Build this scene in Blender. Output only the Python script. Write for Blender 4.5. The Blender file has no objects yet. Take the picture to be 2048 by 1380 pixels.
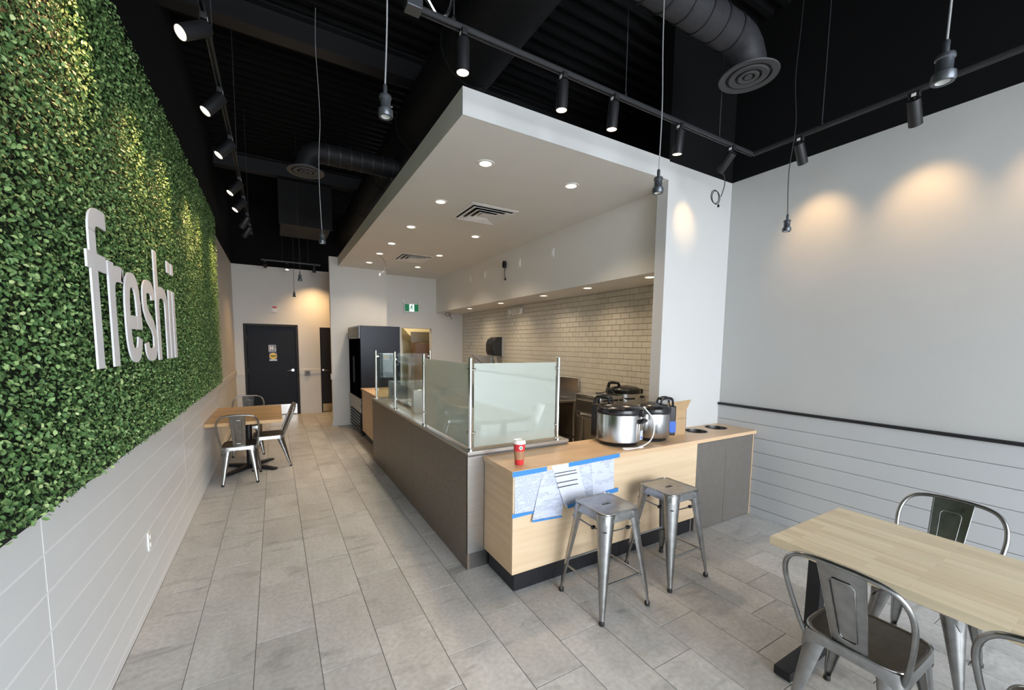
import bpy, bmesh, math, random
import numpy as np
from mathutils import Vector, Matrix
random.seed(7)
S = bpy.context.scene
C = S.collection
PI = math.pi

# ------------------------------------------------------------------ camera
def cam_axes(yaw, pitch, roll):
    cy, sy = math.cos(yaw), math.sin(yaw)
    f = Vector((sy*math.cos(pitch), cy*math.cos(pitch), math.sin(pitch)))
    r = Vector((cy, -sy, 0)); u = r.cross(f)
    return r*math.cos(roll)+u*math.sin(roll), -r*math.sin(roll)+u*math.cos(roll), f
CX, CY, FPX = 1013.37, 761.65, 804.46
cd = bpy.data.cameras.new('camera'); cam = bpy.data.objects.new('camera', cd); C.objects.link(cam)
r_, u_, f_ = cam_axes(.5214, -.0887, .0112)
M = Matrix((r_, u_, -f_)).transposed().to_4x4(); M.translation = (0, 0, 1.70)
cam.matrix_world = M
cd.sensor_fit = 'HORIZONTAL'; cd.sensor_width = 36; cd.lens = FPX/2048*36
cd.shift_x = (1024-CX)/2048; cd.shift_y = (CY-690)/2048
cd.clip_start = .02; cd.clip_end = 200
S.camera = cam

# ------------------------------------------------------------------ world and daylight
SKY = 13.5
w = bpy.data.worlds.new('sky'); S.world = w; w.use_nodes = True
bg = w.node_tree.nodes['Background']; bg.inputs[0].default_value = (.86, .93, 1, 1); bg.inputs[1].default_value = SKY
pl = bpy.data.lights.new('storefront_portal', 'AREA'); pl.shape = 'RECTANGLE'; pl.size = 4.8; pl.size_y = 4.1
pl.cycles.is_portal = True
po = bpy.data.objects.new('storefront_portal', pl); C.objects.link(po); po.location = (1.72, -4.18, 2.13); po.rotation_euler = (PI/2, 0, 0)
S.view_settings.view_transform = 'Standard'; S.view_settings.look = 'None'
S.view_settings.exposure = 0.0; S.view_settings.gamma = 1; S.view_settings.use_curve_mapping = False
S.cycles.use_denoising = True; S.cycles.use_adaptive_sampling = True; S.cycles.adaptive_threshold = .035
S.cycles.max_bounces = 7; S.cycles.diffuse_bounces = 4; S.cycles.transparent_max_bounces = 12
S.cycles.sample_clamp_indirect = 6; S.cycles.caustics_reflective = False; S.cycles.caustics_refractive = False
WARM = (1, .62, .28); POTC = (1, .80, .57)

# ------------------------------------------------------------------ materials
MATS = {}
def mat(name, col, rough=.5, metal=0, var=0, scale=(8, 8, 8), bump=0, spec=.5, emit=None, es=1, coat=0, alpha=1, col2=None, rand=0, coord='pos', detail=4, rvar=0):
    m = bpy.data.materials.new(name); MATS[name] = m; m.use_nodes = True
    nt = m.node_tree; N = nt.nodes; L = nt.links; b = N['Principled BSDF']
    b.inputs['Base Color'].default_value = (*col, 1); b.inputs['Roughness'].default_value = rough
    b.inputs['Metallic'].default_value = metal; b.inputs['Specular IOR Level'].default_value = spec
    b.inputs['Coat Weight'].default_value = coat; b.inputs['Coat Roughness'].default_value = .08
    b.inputs['Alpha'].default_value = alpha
    if emit: b.inputs['Emission Color'].default_value = (*emit, 1); b.inputs['Emission Strength'].default_value = es
    if var or bump or rvar:
        mp = N.new('ShaderNodeMapping'); mp.inputs['Scale'].default_value = scale
        if coord == 'pos': g = N.new('ShaderNodeNewGeometry'); L.new(g.outputs['Position'], mp.inputs[0])
        else: g = N.new('ShaderNodeTexCoord'); L.new(g.outputs['Object'], mp.inputs[0])
        nz = N.new('ShaderNodeTexNoise'); nz.inputs['Scale'].default_value = 1; nz.inputs['Detail'].default_value = detail
        L.new(mp.outputs[0], nz.inputs['Vector'])
        if rand:
            oi = N.new('ShaderNodeObjectInfo'); nz.noise_dimensions = '4D'
            mm = N.new('ShaderNodeMath'); mm.operation = 'MULTIPLY'; mm.inputs[1].default_value = 37; L.new(oi.outputs['Random'], mm.inputs[0]); L.new(mm.outputs[0], nz.inputs['W'])
        if var:
            cr = N.new('ShaderNodeValToRGB'); c2 = col2 or tuple(c*(1-var) for c in col)
            cr.color_ramp.elements[0].position = .32; cr.color_ramp.elements[1].position = .68
            cr.color_ramp.elements[0].color = (*c2, 1); cr.color_ramp.elements[1].color = (*col, 1)
            L.new(nz.outputs[0], cr.inputs[0]); out = cr.outputs[0]
            if rand:
                hv = N.new('ShaderNodeHueSaturation'); mr = N.new('ShaderNodeMapRange'); mr.inputs[3].default_value = 1-rand; mr.inputs[4].default_value = 1+rand
                L.new(oi.outputs['Random'], mr.inputs[0]); L.new(mr.outputs[0], hv.inputs['Value']); L.new(out, hv.inputs['Color']); out = hv.outputs[0]
            L.new(out, b.inputs['Base Color'])
        if rvar:
            mr = N.new('ShaderNodeMapRange'); mr.inputs[3].default_value = rough-rvar; mr.inputs[4].default_value = rough+rvar
            L.new(nz.outputs[0], mr.inputs[0]); L.new(mr.outputs[0], b.inputs['Roughness'])
        if bump:
            bp = N.new('ShaderNodeBump'); bp.inputs['Strength'].default_value = bump; bp.inputs['Distance'].default_value = .002
            L.new(nz.outputs[0], bp.inputs['Height']); L.new(bp.outputs[0], b.inputs['Normal'])
    return m
mat('paint', (.72, .70, .67), .6, var=.03, scale=(3, 3, 3))
mat('paint_white', (.61, .61, .605), .6)
mat('paint_right', (.53, .53, .52), .6, var=.03, scale=(3, 3, 3))
mat('soffit_paint', (.82, .80, .76), .65, var=.03, scale=(3, 3, 3))
mat('black_paint', (.0035, .0035, .004), .85, spec=.2)
mat('black_metal', (.010, .010, .012), .5)
mat('duct_black', (.012, .012, .0135), .6, var=.3, scale=(30, 30, 30), spec=.25)
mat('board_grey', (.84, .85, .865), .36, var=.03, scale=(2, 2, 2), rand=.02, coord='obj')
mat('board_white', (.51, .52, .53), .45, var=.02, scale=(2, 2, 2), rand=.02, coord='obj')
mat('caulk', (.96, .96, .96), .6)
mat('groove', (.42, .42, .42), .7)
mat('grout', (.20, .19, .175), .9)
mat('trim_black', (.008, .008, .010), .45)
mat('subway', (.74, .70, .61), .1, var=.05, scale=(9, 9, 9), rand=.04, coord='obj', spec=.55)
mat('tile_grout', (.17, .145, .11), .9)
mat('brown_laminate', (.165, .128, .100), .42, var=.25, scale=(14, 14, 60), bump=.05)
mat('brushed', (.56, .54, .52), .34, 1, var=.12, scale=(4, 4, 160))
mat('steel', (.62, .62, .62), .22, 1, var=.1, scale=(60, 60, 2), rvar=.05)
mat('rail_grey', (.035, .036, .04), .4)
mat('kick_gold', (.34, .25, .13), .35, .8)
mat('diffuser_black', (.055, .055, .06), .6)
mat('duct_grey', (.034, .034, .039), .55, var=.2, scale=(30, 30, 30), spec=.3)
mat('steel_dark', (.30, .29, .28), .3, 1)
mat('chrome', (.78, .78, .78), .14, 1)
mat('gunmetal', (.37, .37, .365), .30, 1, var=.22, scale=(24, 24, 24), rvar=.06, coord='obj')
mat('gunmetal_dark', (.21, .20, .195), .36, 1, var=.2, scale=(20, 20, 20), coord='obj')
mat('maple', (.74, .52, .33), .36, var=.16, scale=(1.3, 12, 26), col2=(.64, .43, .25))
mat('maple_end', (.70, .50, .31), .4, var=.16, scale=(12, 1.3, 26), col2=(.60, .42, .25))
mat('maple_front', (.76, .58, .39), .42, var=.12, scale=(1.2, 10, 22), col2=(.67, .49, .31))
mat('toe_black', (.012, .012, .015), .4)
mat('cab_grey', (.165, .148, .132), .36, var=.12, scale=(16, 16, 16))
mat('rubber', (.02, .018, .016), .6)
mat('plastic_black', (.011, .011, .013), .22)
mat('plastic_white', (.82, .82, .80), .4)
mat('door_black', (.013, .016, .024), .5, spec=.15)
mat('door_dark', (.014, .012, .012), .5, spec=.25)
mat('fridge_black', (.012, .015, .026), .28, spec=.22)
mat('glass_dark', (.003, .003, .004), .5, spec=0)
mat('leaf_back', (.008, .018, .006), .8, var=.6, scale=(60, 60, 60))
mat('sign_white', (.93, .92, .95), .45)
mat('cord_grey', (.30, .30, .31), .5)
mat('cord_black', (.015, .015, .015), .5)
mat('lens', (1, .9, .75), .3, emit=(1, .80, .52), es=5)
mat('lens_off', (.65, .63, .6), .3)
mat('paper_plain', (.64, .66, .74), .6)
mat('tape_blue', (.05, .24, .58), .5)
mat('cup_red', (.62, .035, .04), .4)
mat('cup_kraft', (.46, .24, .13), .55, var=.3, scale=(120, 120, 60))
mat('cup_white', (.86, .85, .84), .35)
mat('cardboard', (.50, .34, .19), .7, var=.1, scale=(20, 20, 20))
mat('label_blue', (.03, .12, .52), .35)
mat('sign_navy', (.02, .03, .12), .4)
mat('sign_yellow', (.86, .62, .06), .4)
mat('exit_green', (.0, .12, .05), .4, emit=(0, .25, .09), es=.35)
mat('exit_white', (.9, .95, .95), .4, emit=(.8, 1, .95), es=.8)
mat('kitchen_yellow', (.80, .72, .50), .6)
mat('cabinet_brown', (.20, .12, .085), .5)
mat('locker_grey', (.45, .45, .46), .45)
mat('header_art', (.42, .40, .30), .4, var=.8, scale=(28, 28, 28), col2=(.06, .05, .03))
mat('produce_art', (.55, .56, .55), .4, var=.6, scale=(34, 34, 34), col2=(.16, .17, .17))
mat('tray_green', (.02, .20, .12), .4)
mat('pavement', (.5, .5, .49), .9)
mat('socket_metal', (.10, .11, .125), .33, .6)
mat('black_text', (.02, .02, .025), .6)
mat('quarry', (.30, .25, .21), .6)

def floor_mat():
    m = mat('floor_tile', (.60, .592, .58), .42, var=.3, scale=(5, 2.2, 5), col2=(.48, .472, .458), rand=.09, detail=9, bump=.06)
    nt = m.node_tree; N = nt.nodes; L = nt.links; b = N['Principled BSDF']
    src = b.inputs['Base Color'].links[0].from_socket
    mp = N.new('ShaderNodeMapping'); mp.inputs['Scale'].default_value = (38, 38, 38); g = N.new('ShaderNodeNewGeometry'); L.new(g.outputs['Position'], mp.inputs[0])
    nz = N.new('ShaderNodeTexNoise'); nz.inputs['Scale'].default_value = 1; nz.inputs['Detail'].default_value = 5; L.new(mp.outputs[0], nz.inputs['Vector'])
    mr = N.new('ShaderNodeMapRange'); mr.inputs[1].default_value = .3; mr.inputs[2].default_value = .7; mr.inputs[3].default_value = .87; mr.inputs[4].default_value = 1.1; L.new(nz.outputs[0], mr.inputs[0])
    hs = N.new('ShaderNodeHueSaturation'); L.new(mr.outputs[0], hs.inputs['Value']); L.new(src, hs.inputs['Color'])
    # long darker veins along the slab, like slate clefts
    mp2 = N.new('ShaderNodeMapping'); mp2.inputs['Scale'].default_value = (2.2, 7, 1); mp2.inputs['Rotation'].default_value = (0, 0, .5); L.new(g.outputs['Position'], mp2.inputs[0])
    oi = N.new('ShaderNodeObjectInfo'); mu = N.new('ShaderNodeMath'); mu.operation = 'MULTIPLY'; mu.inputs[1].default_value = 91; L.new(oi.outputs['Random'], mu.inputs[0])
    n2 = N.new('ShaderNodeTexNoise'); n2.noise_dimensions = '4D'; n2.inputs['Scale'].default_value = 1; n2.inputs['Detail'].default_value = 6; n2.inputs['Distortion'].default_value = 1.2
    L.new(mp2.outputs[0], n2.inputs['Vector']); L.new(mu.outputs[0], n2.inputs['W'])
    m2 = N.new('ShaderNodeMapRange'); m2.inputs[1].default_value = .56; m2.inputs[2].default_value = .74; m2.inputs[3].default_value = 1; m2.inputs[4].default_value = .66; L.new(n2.outputs[0], m2.inputs[0])
    h2 = N.new('ShaderNodeHueSaturation'); L.new(m2.outputs[0], h2.inputs['Value']); L.new(hs.outputs[0], h2.inputs['Color'])
    L.new(h2.outputs[0], b.inputs['Base Color'])
floor_mat()

def stave_mat(name, c1, c2, long_axis):
    m = mat(name, c1, .36); nt = m.node_tree; N = nt.nodes; L = nt.links; b = N['Principled BSDF']
    tc = N.new('ShaderNodeTexCoord'); mp = N.new('ShaderNodeMapping')
    if long_axis == 'y': mp.inputs['Rotation'].default_value = (0, 0, PI/2)
    L.new(tc.outputs['Object'], mp.inputs[0])
    br = N.new('ShaderNodeTexBrick'); br.inputs['Color1'].default_value = (*c1, 1); br.inputs['Color2'].default_value = (*c2, 1); br.inputs['Mortar'].default_value = (*[x*.86 for x in c2], 1)
    br.inputs['Scale'].default_value = 1; br.inputs['Mortar Size'].default_value = .0006; br.inputs['Brick Width'].default_value = .42; br.inputs['Row Height'].default_value = .052; br.offset = .37; br.inputs['Bias'].default_value = -.1
    L.new(mp.outputs[0], br.inputs['Vector'])
    m2 = N.new('ShaderNodeMapping'); m2.inputs['Scale'].default_value = (3, 55, 30); L.new(mp.outputs[0], m2.inputs[0])
    nz = N.new('ShaderNodeTexNoise'); nz.inputs['Scale'].default_value = 1; nz.inputs['Detail'].default_value = 4; L.new(m2.outputs[0], nz.inputs['Vector'])
    mr = N.new('ShaderNodeMapRange'); mr.inputs[1].default_value = .3; mr.inputs[2].default_value = .7; mr.inputs[3].default_value = .9; mr.inputs[4].default_value = 1.06; L.new(nz.outputs[0], mr.inputs[0])
    hs = N.new('ShaderNodeHueSaturation'); L.new(mr.outputs[0], hs.inputs['Value']); L.new(br.outputs['Color'], hs.inputs['Color']); L.new(hs.outputs[0], b.inputs['Base Color'])
stave_mat('butcher', (.80, .67, .46), (.68, .53, .34), 'y')
stave_mat('butcher_amber', (.66, .42, .20), (.50, .29, .12), 'x')

def leaf_mat():
    m = mat('leaf', (.1, .2, .03), .45, spec=.45); nt = m.node_tree; N = nt.nodes; L = nt.links; b = N['Principled BSDF']
    a = N.new('ShaderNodeAttribute'); a.attribute_name = 'tone'
    cr = N.new('ShaderNodeValToRGB'); e = cr.color_ramp.elements
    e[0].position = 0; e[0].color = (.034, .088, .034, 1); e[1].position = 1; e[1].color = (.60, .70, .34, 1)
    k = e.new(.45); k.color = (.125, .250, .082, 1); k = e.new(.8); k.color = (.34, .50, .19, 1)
    L.new(a.outputs['Fac'], cr.inputs[0]); L.new(cr.outputs[0], b.inputs['Base Color'])
    b.inputs['Subsurface Weight'].default_value = 0
leaf_mat()

def glass_mat(name, tint, a_face, gloss_rough=.02):
    m = bpy.data.materials.new(name); MATS[name] = m; m.use_nodes = True; nt = m.node_tree; N = nt.nodes; L = nt.links; N.clear()
    o = N.new('ShaderNodeOutputMaterial'); t = N.new('ShaderNodeBsdfTransparent'); t.inputs[0].default_value = (*tint, 1)
    g = N.new('ShaderNodeBsdfGlossy'); g.inputs['Roughness'].default_value = gloss_rough; g.inputs[0].default_value = (1, 1, 1, 1)
    lw = N.new('ShaderNodeLayerWeight'); lw.inputs[0].default_value = .5; pw = N.new('ShaderNodeMath'); pw.operation = 'POWER'; pw.inputs[1].default_value = 4; L.new(lw.outputs['Facing'], pw.inputs[0])
    fr = N.new('ShaderNodeMapRange'); fr.inputs[3].default_value = .11 if a_face else .035; fr.inputs[4].default_value = .55; L.new(pw.outputs[0], fr.inputs[0]); mx = N.new('ShaderNodeMixShader')
    src = t.outputs[0]
    if a_face:
        d = N.new('ShaderNodeBsdfDiffuse'); d.inputs[0].default_value = (.62, .68, .64, 1)
        tr = N.new('ShaderNodeBsdfTranslucent'); tr.inputs[0].default_value = (.82, .88, .83, 1)
        m0 = N.new('ShaderNodeMixShader'); m0.inputs[0].default_value = .42; L.new(d.outputs[0], m0.inputs[1]); L.new(tr.outputs[0], m0.inputs[2])
        m1 = N.new('ShaderNodeMixShader'); m1.inputs[0].default_value = a_face; L.new(t.outputs[0], m1.inputs[1]); L.new(m0.outputs[0], m1.inputs[2]); src = m1.outputs[0]
    L.new(fr.outputs[0], mx.inputs[0]); L.new(src, mx.inputs[1]); L.new(g.outputs[0], mx.inputs[2]); L.new(mx.outputs[0], o.inputs[0])
glass_mat('glass_clear', (.93, .97, .955), 0)
glass_mat('glass_frost', (.84, .92, .88), .74)

def paper_mat(name, seed, rows=36, dens=.5):
    m = mat(name, (.80, .83, .93), .6); nt = m.node_tree; N = nt.nodes; L = nt.links; b = N['Principled BSDF']
    tc = N.new('ShaderNodeTexCoord'); sp = N.new('ShaderNodeSeparateXYZ'); L.new(tc.outputs['Object'], sp.inputs[0])
    def math_(op, a, bb=None):
        n = N.new('ShaderNodeMath'); n.operation = op
        for i, v in enumerate((a, bb)):
            if v is None: continue
            if isinstance(v, (int, float)): n.inputs[i].default_value = v
            else: L.new(v, n.inputs[i])
        return n.outputs[0]
    row = math_('MULTIPLY', sp.outputs['Z'], rows/.28); fr = math_('FRACT', row); on = math_('LESS_THAN', fr, .42)
    fl = math_('FLOOR', row)
    cb = N.new('ShaderNodeCombineXYZ'); L.new(math_('MULTIPLY', sp.outputs['X'], 160), cb.inputs[0]); L.new(math_('MULTIPLY', fl, 7.31), cb.inputs[1]); cb.inputs[2].default_value = seed
    nz = N.new('ShaderNodeTexNoise'); nz.inputs['Scale'].default_value = 1; L.new(cb.outputs[0], nz.inputs['Vector'])
    c2 = N.new('ShaderNodeCombineXYZ'); L.new(math_('MULTIPLY', sp.outputs['X'], 9), c2.inputs[0]); L.new(math_('MULTIPLY', fl, .35), c2.inputs[1]); c2.inputs[2].default_value = seed*3.1
    n2 = N.new('ShaderNodeTexNoise'); n2.inputs['Scale'].default_value = 1; L.new(c2.outputs[0], n2.inputs['Vector'])
    t1 = math_('GREATER_THAN', nz.outputs[0], .44); t2 = math_('GREATER_THAN', n2.outputs[0], 1-dens)
    k = math_('MULTIPLY', math_('MULTIPLY', on, t1), t2)
    mx = N.new('ShaderNodeMix'); mx.data_type = 'RGBA'; mx.inputs[6].default_value = (.60, .63, .76, 1); mx.inputs[7].default_value = (.30, .33, .44, 1)
    L.new(k, mx.inputs[0]); L.new(mx.outputs[2], b.inputs['Base Color'])
for i in range(5): paper_mat('print_%d' % i, 3.7*i+1, (34, 30, 40, 26, 38)[i], (.62, .5, .55, .45, .6)[i])

# ------------------------------------------------------------------ mesh helpers
class MB:
    def __init__(s): s.v = []; s.f = []
    def add(s, vs, fs):
        n = len(s.v); s.v += [tuple(p) for p in vs]; s.f += [tuple(i+n for i in q) for q in fs]; return s
    def box(s, x0, x1, y0, y1, z0, z1):
        return s.add([(x0,y0,z0),(x1,y0,z0),(x1,y1,z0),(x0,y1,z0),(x0,y0,z1),(x1,y0,z1),(x1,y1,z1),(x0,y1,z1)],
                     [(0,3,2,1),(4,5,6,7),(0,1,5,4),(1,2,6,5),(2,3,7,6),(3,0,4,7)])
    def prism(s, poly, axis, a, b):
        n = len(poly)
        def P(p, t):
            return {'x': (t, p[0], p[1]), 'y': (p[0], t, p[1]), 'z': (p[0], p[1], t)}[axis]
        vs = [P(p, a) for p in poly]+[P(p, b) for p in poly]
        fs = [tuple(range(n))[::-1], tuple(range(n, 2*n))]+[(i, (i+1) % n, (i+1) % n+n, i+n) for i in range(n)]
        return s.add(vs, fs)
    def loft(s, secs, cap=True, closed=True):
        n = len(secs[0]); vs = [p for q in secs for p in q]; fs = []
        for k in range(len(secs)-1):
            for i in range(n if closed else n-1):
                j = (i+1) % n; fs.append((k*n+i, k*n+j, (k+1)*n+j, (k+1)*n+i))
        if cap: fs += [tuple(range(n))[::-1], tuple(range((len(secs)-1)*n, len(secs)*n))]
        return s.add(vs, fs)
    def lathe(s, prof, c=(0,0,0), n=24, sx=1, sy=1, cap=True):
        return s.loft([[(c[0]+r*sx*math.cos(2*PI*i/n), c[1]+r*sy*math.sin(2*PI*i/n), c[2]+z) for i in range(n)] for r, z in prof], cap)
    def tube(s, pts, r, n=8, cap=True):
        pts = [Vector(p) for p in pts]; rs = r if isinstance(r, (list, tuple)) else [r]*len(pts); secs = []
        t0 = (pts[1]-pts[0]).normalized(); a = t0.cross(Vector((0,0,1)))
        if a.length < 1e-3: a = t0.cross(Vector((1,0,0)))
        a.normalize()
        for i, p in enumerate(pts):
            t = (pts[min(i+1, len(pts)-1)]-pts[max(i-1, 0)]).normalized()
            a = (a-t*a.dot(t)).normalized(); b = t.cross(a)
            secs.append([tuple(p+(a*math.cos(2*PI*k/n)+b*math.sin(2*PI*k/n))*rs[i]) for k in range(n)])
        return s.loft(secs, cap)
    def rbox(s, x0, x1, y0, y1, z0, z1, r, n=5):
        return s.prism(rrect(x0, x1, y0, y1, r, n), 'z', z0, z1)
    def build(s, name, m, parent=None, bevel=0, smooth=40, w=False, seg=2):
        off = Vector(parent.location) if (w and parent is not None) else Vector()
        me = bpy.data.meshes.new(name); me.from_pydata([Vector(p)-off for p in s.v], [], s.f); me.update()
        bm = bmesh.new(); bm.from_mesh(me); bmesh.ops.recalc_face_normals(bm, faces=bm.faces)
        for f in bm.faces: f.smooth = not bevel
        if bevel:
            ed = [e for e in bm.edges if len(e.link_faces) == 2 and e.calc_face_angle(0) > .6]
            bv = bmesh.ops.bevel(bm, geom=ed, offset=bevel, segments=seg, affect='EDGES', profile=.5, clamp_overlap=True)
            for f in bv['faces']: f.smooth = True
        if not smooth:
            for f in bm.faces: f.smooth = False
        bm.to_mesh(me); bm.free()
        if smooth and not bevel: me.shade_smooth(); me.set_sharp_from_angle(angle=math.radians(smooth))
        me.materials.append(MATS[m] if isinstance(m, str) else m)
        o = bpy.data.objects.new(name, me); C.objects.link(o)
        if parent is not None: o.parent = parent
        return o
def rrect(x0, x1, y0, y1, r, n=5):
    P = []
    for cx, cy, a0 in ((x1-r, y1-r, 0), (x0+r, y1-r, PI/2), (x0+r, y0+r, PI), (x1-r, y0+r, 1.5*PI)):
        for i in range(n+1):
            a = a0+PI/2*i/n; P.append((cx+r*math.cos(a), cy+r*math.sin(a)))
    return P
def arc(c, r, a0, a1, n=10, ry=None):
    ry = ry or r
    return [(c[0]+r*math.cos(a0+(a1-a0)*i/n), c[1]+ry*math.sin(a0+(a1-a0)*i/n)) for i in range(n+1)]
def tag(o, label=None, cat=None, group=None, kind=None):
    if label: o['label'] = label
    if cat: o['category'] = cat
    if group: o['group'] = group
    if kind: o['kind'] = kind
    return o
def thing(name, label, cat, loc=(0,0,0), rz=0, group=None):
    o = bpy.data.objects.new(name, None); C.objects.link(o); o.location = loc; o.rotation_euler = (0,0,rz); o.empty_display_size = .1
    return tag(o, label, cat, group)
def struct(o): o['kind'] = 'structure'; return o
def dup(root, loc, rz, label=None, group=None):
    def cp(o, par):
        c = o.copy(); C.objects.link(c); c.parent = par
        for ch in o.children: cp(ch, c)
        return c
    r = cp(root, None); r.location = loc; r.rotation_euler = (0,0,rz)
    if label: r['label'] = label
    if group: r['group'] = group
    return r
def catenary(a, b, sag, n=12):
    a, b = Vector(a), Vector(b)
    return [a.lerp(b, i/n)-Vector((0,0,sag*4*(i/n)*(1-i/n))) for i in range(n+1)]
def spline(pts, n=6):
    P = [Vector(p) for p in pts]; P = [P[0]]+P+[P[-1]]; out = []
    for i in range(1, len(P)-2):
        for k in range(n):
            t = k/n; a, b, c, d = P[i-1:i+3]
            out.append(.5*((2*b)+(c-a)*t+(2*a-5*b+4*c-d)*t*t+(3*b-a-3*c+d)*t**3))
    return out+[P[-2]]
def spot(parent, loc, aim, power, size, blend, col=WARM, rad=.03):
    l = bpy.data.lights.new('spot_light', 'SPOT'); l.energy = power; l.spot_size = math.radians(size); l.spot_blend = blend; l.color = col; l.shadow_soft_size = rad
    o = bpy.data.objects.new('spot_light', l); C.objects.link(o)
    o.parent = parent; pl_ = Vector(parent.location)
    o.location = Vector(loc)-pl_; o.rotation_euler = (Vector(aim)-Vector(loc)).to_track_quat('-Z', 'Y').to_euler()
    return o
ORD = ['nearest', 'second', 'third', 'fourth', 'fifth', 'sixth', 'seventh', 'eighth', 'ninth', 'tenth']

# ================================================================== THE ROOM
Y0, YB, ZT, ZP = -4.2, 10.78, 4.9, 3.412     # storefront, back wall, deck, black paint line
XL, XR, YC = -.78, 4.21, 2.635
fl = struct(MB().box(-1, 4.45, Y0-.1, 11.9, -.2, -.003).build('floor', 'grout', smooth=0))
PX, PL = .3048, .610
tile_cache = {}
def floor_tile(x0, x1, y0, y1):
    wx, wy = round(x1-x0, 3), round(y1-y0, 3)
    if wx < .02 or wy < .02: return
    k = (wx, wy)
    if k not in tile_cache:
        b = .0012; hx, hy = wx/2, wy/2
        m = MB().loft([[(-hx,-hy,-.008),(hx,-hy,-.008),(hx,hy,-.008),(-hx,hy,-.008)], [(-hx,-hy,-b),(hx,-hy,-b),(hx,hy,-b),(-hx,hy,-b)], [(-hx+b,-hy+b,0),(hx-b,-hy+b,0),(hx-b,hy-b,0),(-hx+b,hy-b,0)]])
        o = m.build('tile', 'floor_tile', fl, smooth=0); tile_cache[k] = o.data
    else:
        o = bpy.data.objects.new('tile', tile_cache[k]); C.objects.link(o); o.parent = fl
    o.location = ((x0+x1)/2, (y0+y1)/2, random.uniform(-.0004, .0004))
G = .0018
for c in range(-3, 15):
    xa, xb = -.152+PX*c, -.152+PX*(c+1)
    xa2, xb2 = max(xa, -.749), min(xb, XR)
    if xb2-xa2 < .02: continue
    j0 = 2.547+PL/3*c; k0 = math.floor((Y0-j0)/PL)
    for k in range(k0, k0+30):
        ya, yb = j0+k*PL, j0+(k+1)*PL
        ya2, yb2 = max(ya, Y0), min(yb, YB)
        if yb2-ya2 < .02: continue
        if not (xa < 1.42 or ya < 2.36): continue
        if yb < -.6: continue
        floor_tile(xa2+G, xb2-G, ya2+G, yb2-G)
struct(MB().box(XL, XR, Y0, -.62, -.003, 0).build('floor_entrance', 'floor_tile', smooth=0))
kf = struct(MB().box(1.45, 4.05, 2.75, 9.3, -.003, 0).build('floor_kitchen', 'quarry', smooth=0))

def wall(name, boxes, lower='paint', band=None):
    m = MB()
    for b in boxes: m.box(*b)
    o = struct(m.build(name, lower, smooth=0))
    if band:
        m = MB()
        for b in band: m.box(*b)
        m.build('upper_band', 'black_paint', o, smooth=0)
    return o
wl = wall('wall_left', [(XL-.15, XL, Y0, YB+.15, 0, ZP)], 'paint', [(XL-.15, XL, Y0, YB+.15, ZP, ZT)])
wb = wall('wall_back', [(XL, -.612, YB, YB+.15, 0, ZP), (-.612, .478, YB, YB+.15, 2.118, ZP), (.478, .945, YB, YB+.15, 0, ZP), (.945, 2.1, YB, YB+.15, 2.075, ZP), (-.612, 2.1, YB+.11, YB+.15, 0, 2.118)], 'paint', [(XL, 4.4, YB, YB+.15, ZP, ZT)])
wp = wall('wall_partition', [(.985, 2.10, 8.86, 8.98, 0, 3.42), (2.05, 2.10, 8.98, YB, 0, 3.42)], 'paint')
wk = wall('wall_kitchen', [(2.10, 2.50, 9.3, 9.42, 0, 3.25), (2.50, 3.28, 9.3, 9.42, 2.10, 3.25), (3.28, 4.2, 9.3, 9.42, 0, 3.25)], 'paint')
wt = wall('wall_tiled', [(4.06, 4.36, 2.755, 9.42, 0, 2.455)], 'tile_grout')
bulk = wall('wall_bulkhead', [(3.37, 4.36, 2.755, 9.3, 2.455, 3.25)], 'soffit_paint')
wc = wall('wall_column', [(3.224, 4.36, YC, 2.755, 0, ZP)], 'paint_white', [(3.224, 4.36, YC, 2.755, ZP, ZT), (4.30, 4.45, 2.755, 11.9, 3.424, ZT)])
wr = wall('wall_right', [(XR, XR+.15, Y0, YC, 0, ZP)], 'paint_right', [(XR, XR+.15, Y0, YC, ZP, ZT)])
sof = struct(MB().box(1.147, 3.2235, YC, 9.3, 3.243, 3.424).box(3.2235, 3.37, 2.7555, 9.3, 3.243, 3.424).box(3.37, 4.2, 2.755, 9.3, 3.25, 3.424).build('ceiling_soffit', 'soffit_paint', smooth=0))
# the light face of the soffit edge
MB().box(1.1465, 3.224, YC-.004, YC, 3.243, 3.424).build('fascia', 'paint_white', sof, smooth=0)
# corrugated steel deck and beams, all painted black
prof = []
y = Y0
while y < 11:
    prof += [(y, ZT), (y+.06, ZT), (y+.08, ZT-.05), (y+.13, ZT-.05)]; y += .15
m = MB(); vs = []
for x in (-.95, 4.4): vs += [(x, p[0], p[1]) for p in prof]
n = len(prof); m.add(vs, [(i, i+1, n+i+1, n+i) for i in range(n-1)]); m.box(-.95, 4.4, Y0-.1, 11.9, ZT+.02, ZT+.1)
struct(m.build('ceiling', 'black_paint', smooth=0))
for i, (yy, nm) in enumerate(((1.1, 'black steel roof beam crossing above the storefront end of the room'), (4.7, 'black steel roof beam crossing the dark ceiling halfway along the aisle'), (8.4, 'black steel roof beam crossing the dark ceiling near the back wall'))):
    b = thing('roof_beam', nm, 'beam', (1.7, yy, 4.6), group='roof beams')
    m = MB().box(-.93, 4.2, yy-.08, yy+.08, 4.60, 4.615).box(-.93, 4.2, yy-.006, yy+.006, 4.615, 4.84).box(-.93, 4.2, yy-.08, yy+.08, 4.835, 4.85)
    m.build('beam_web', 'black_metal', b, smooth=0, w=True)
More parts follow.
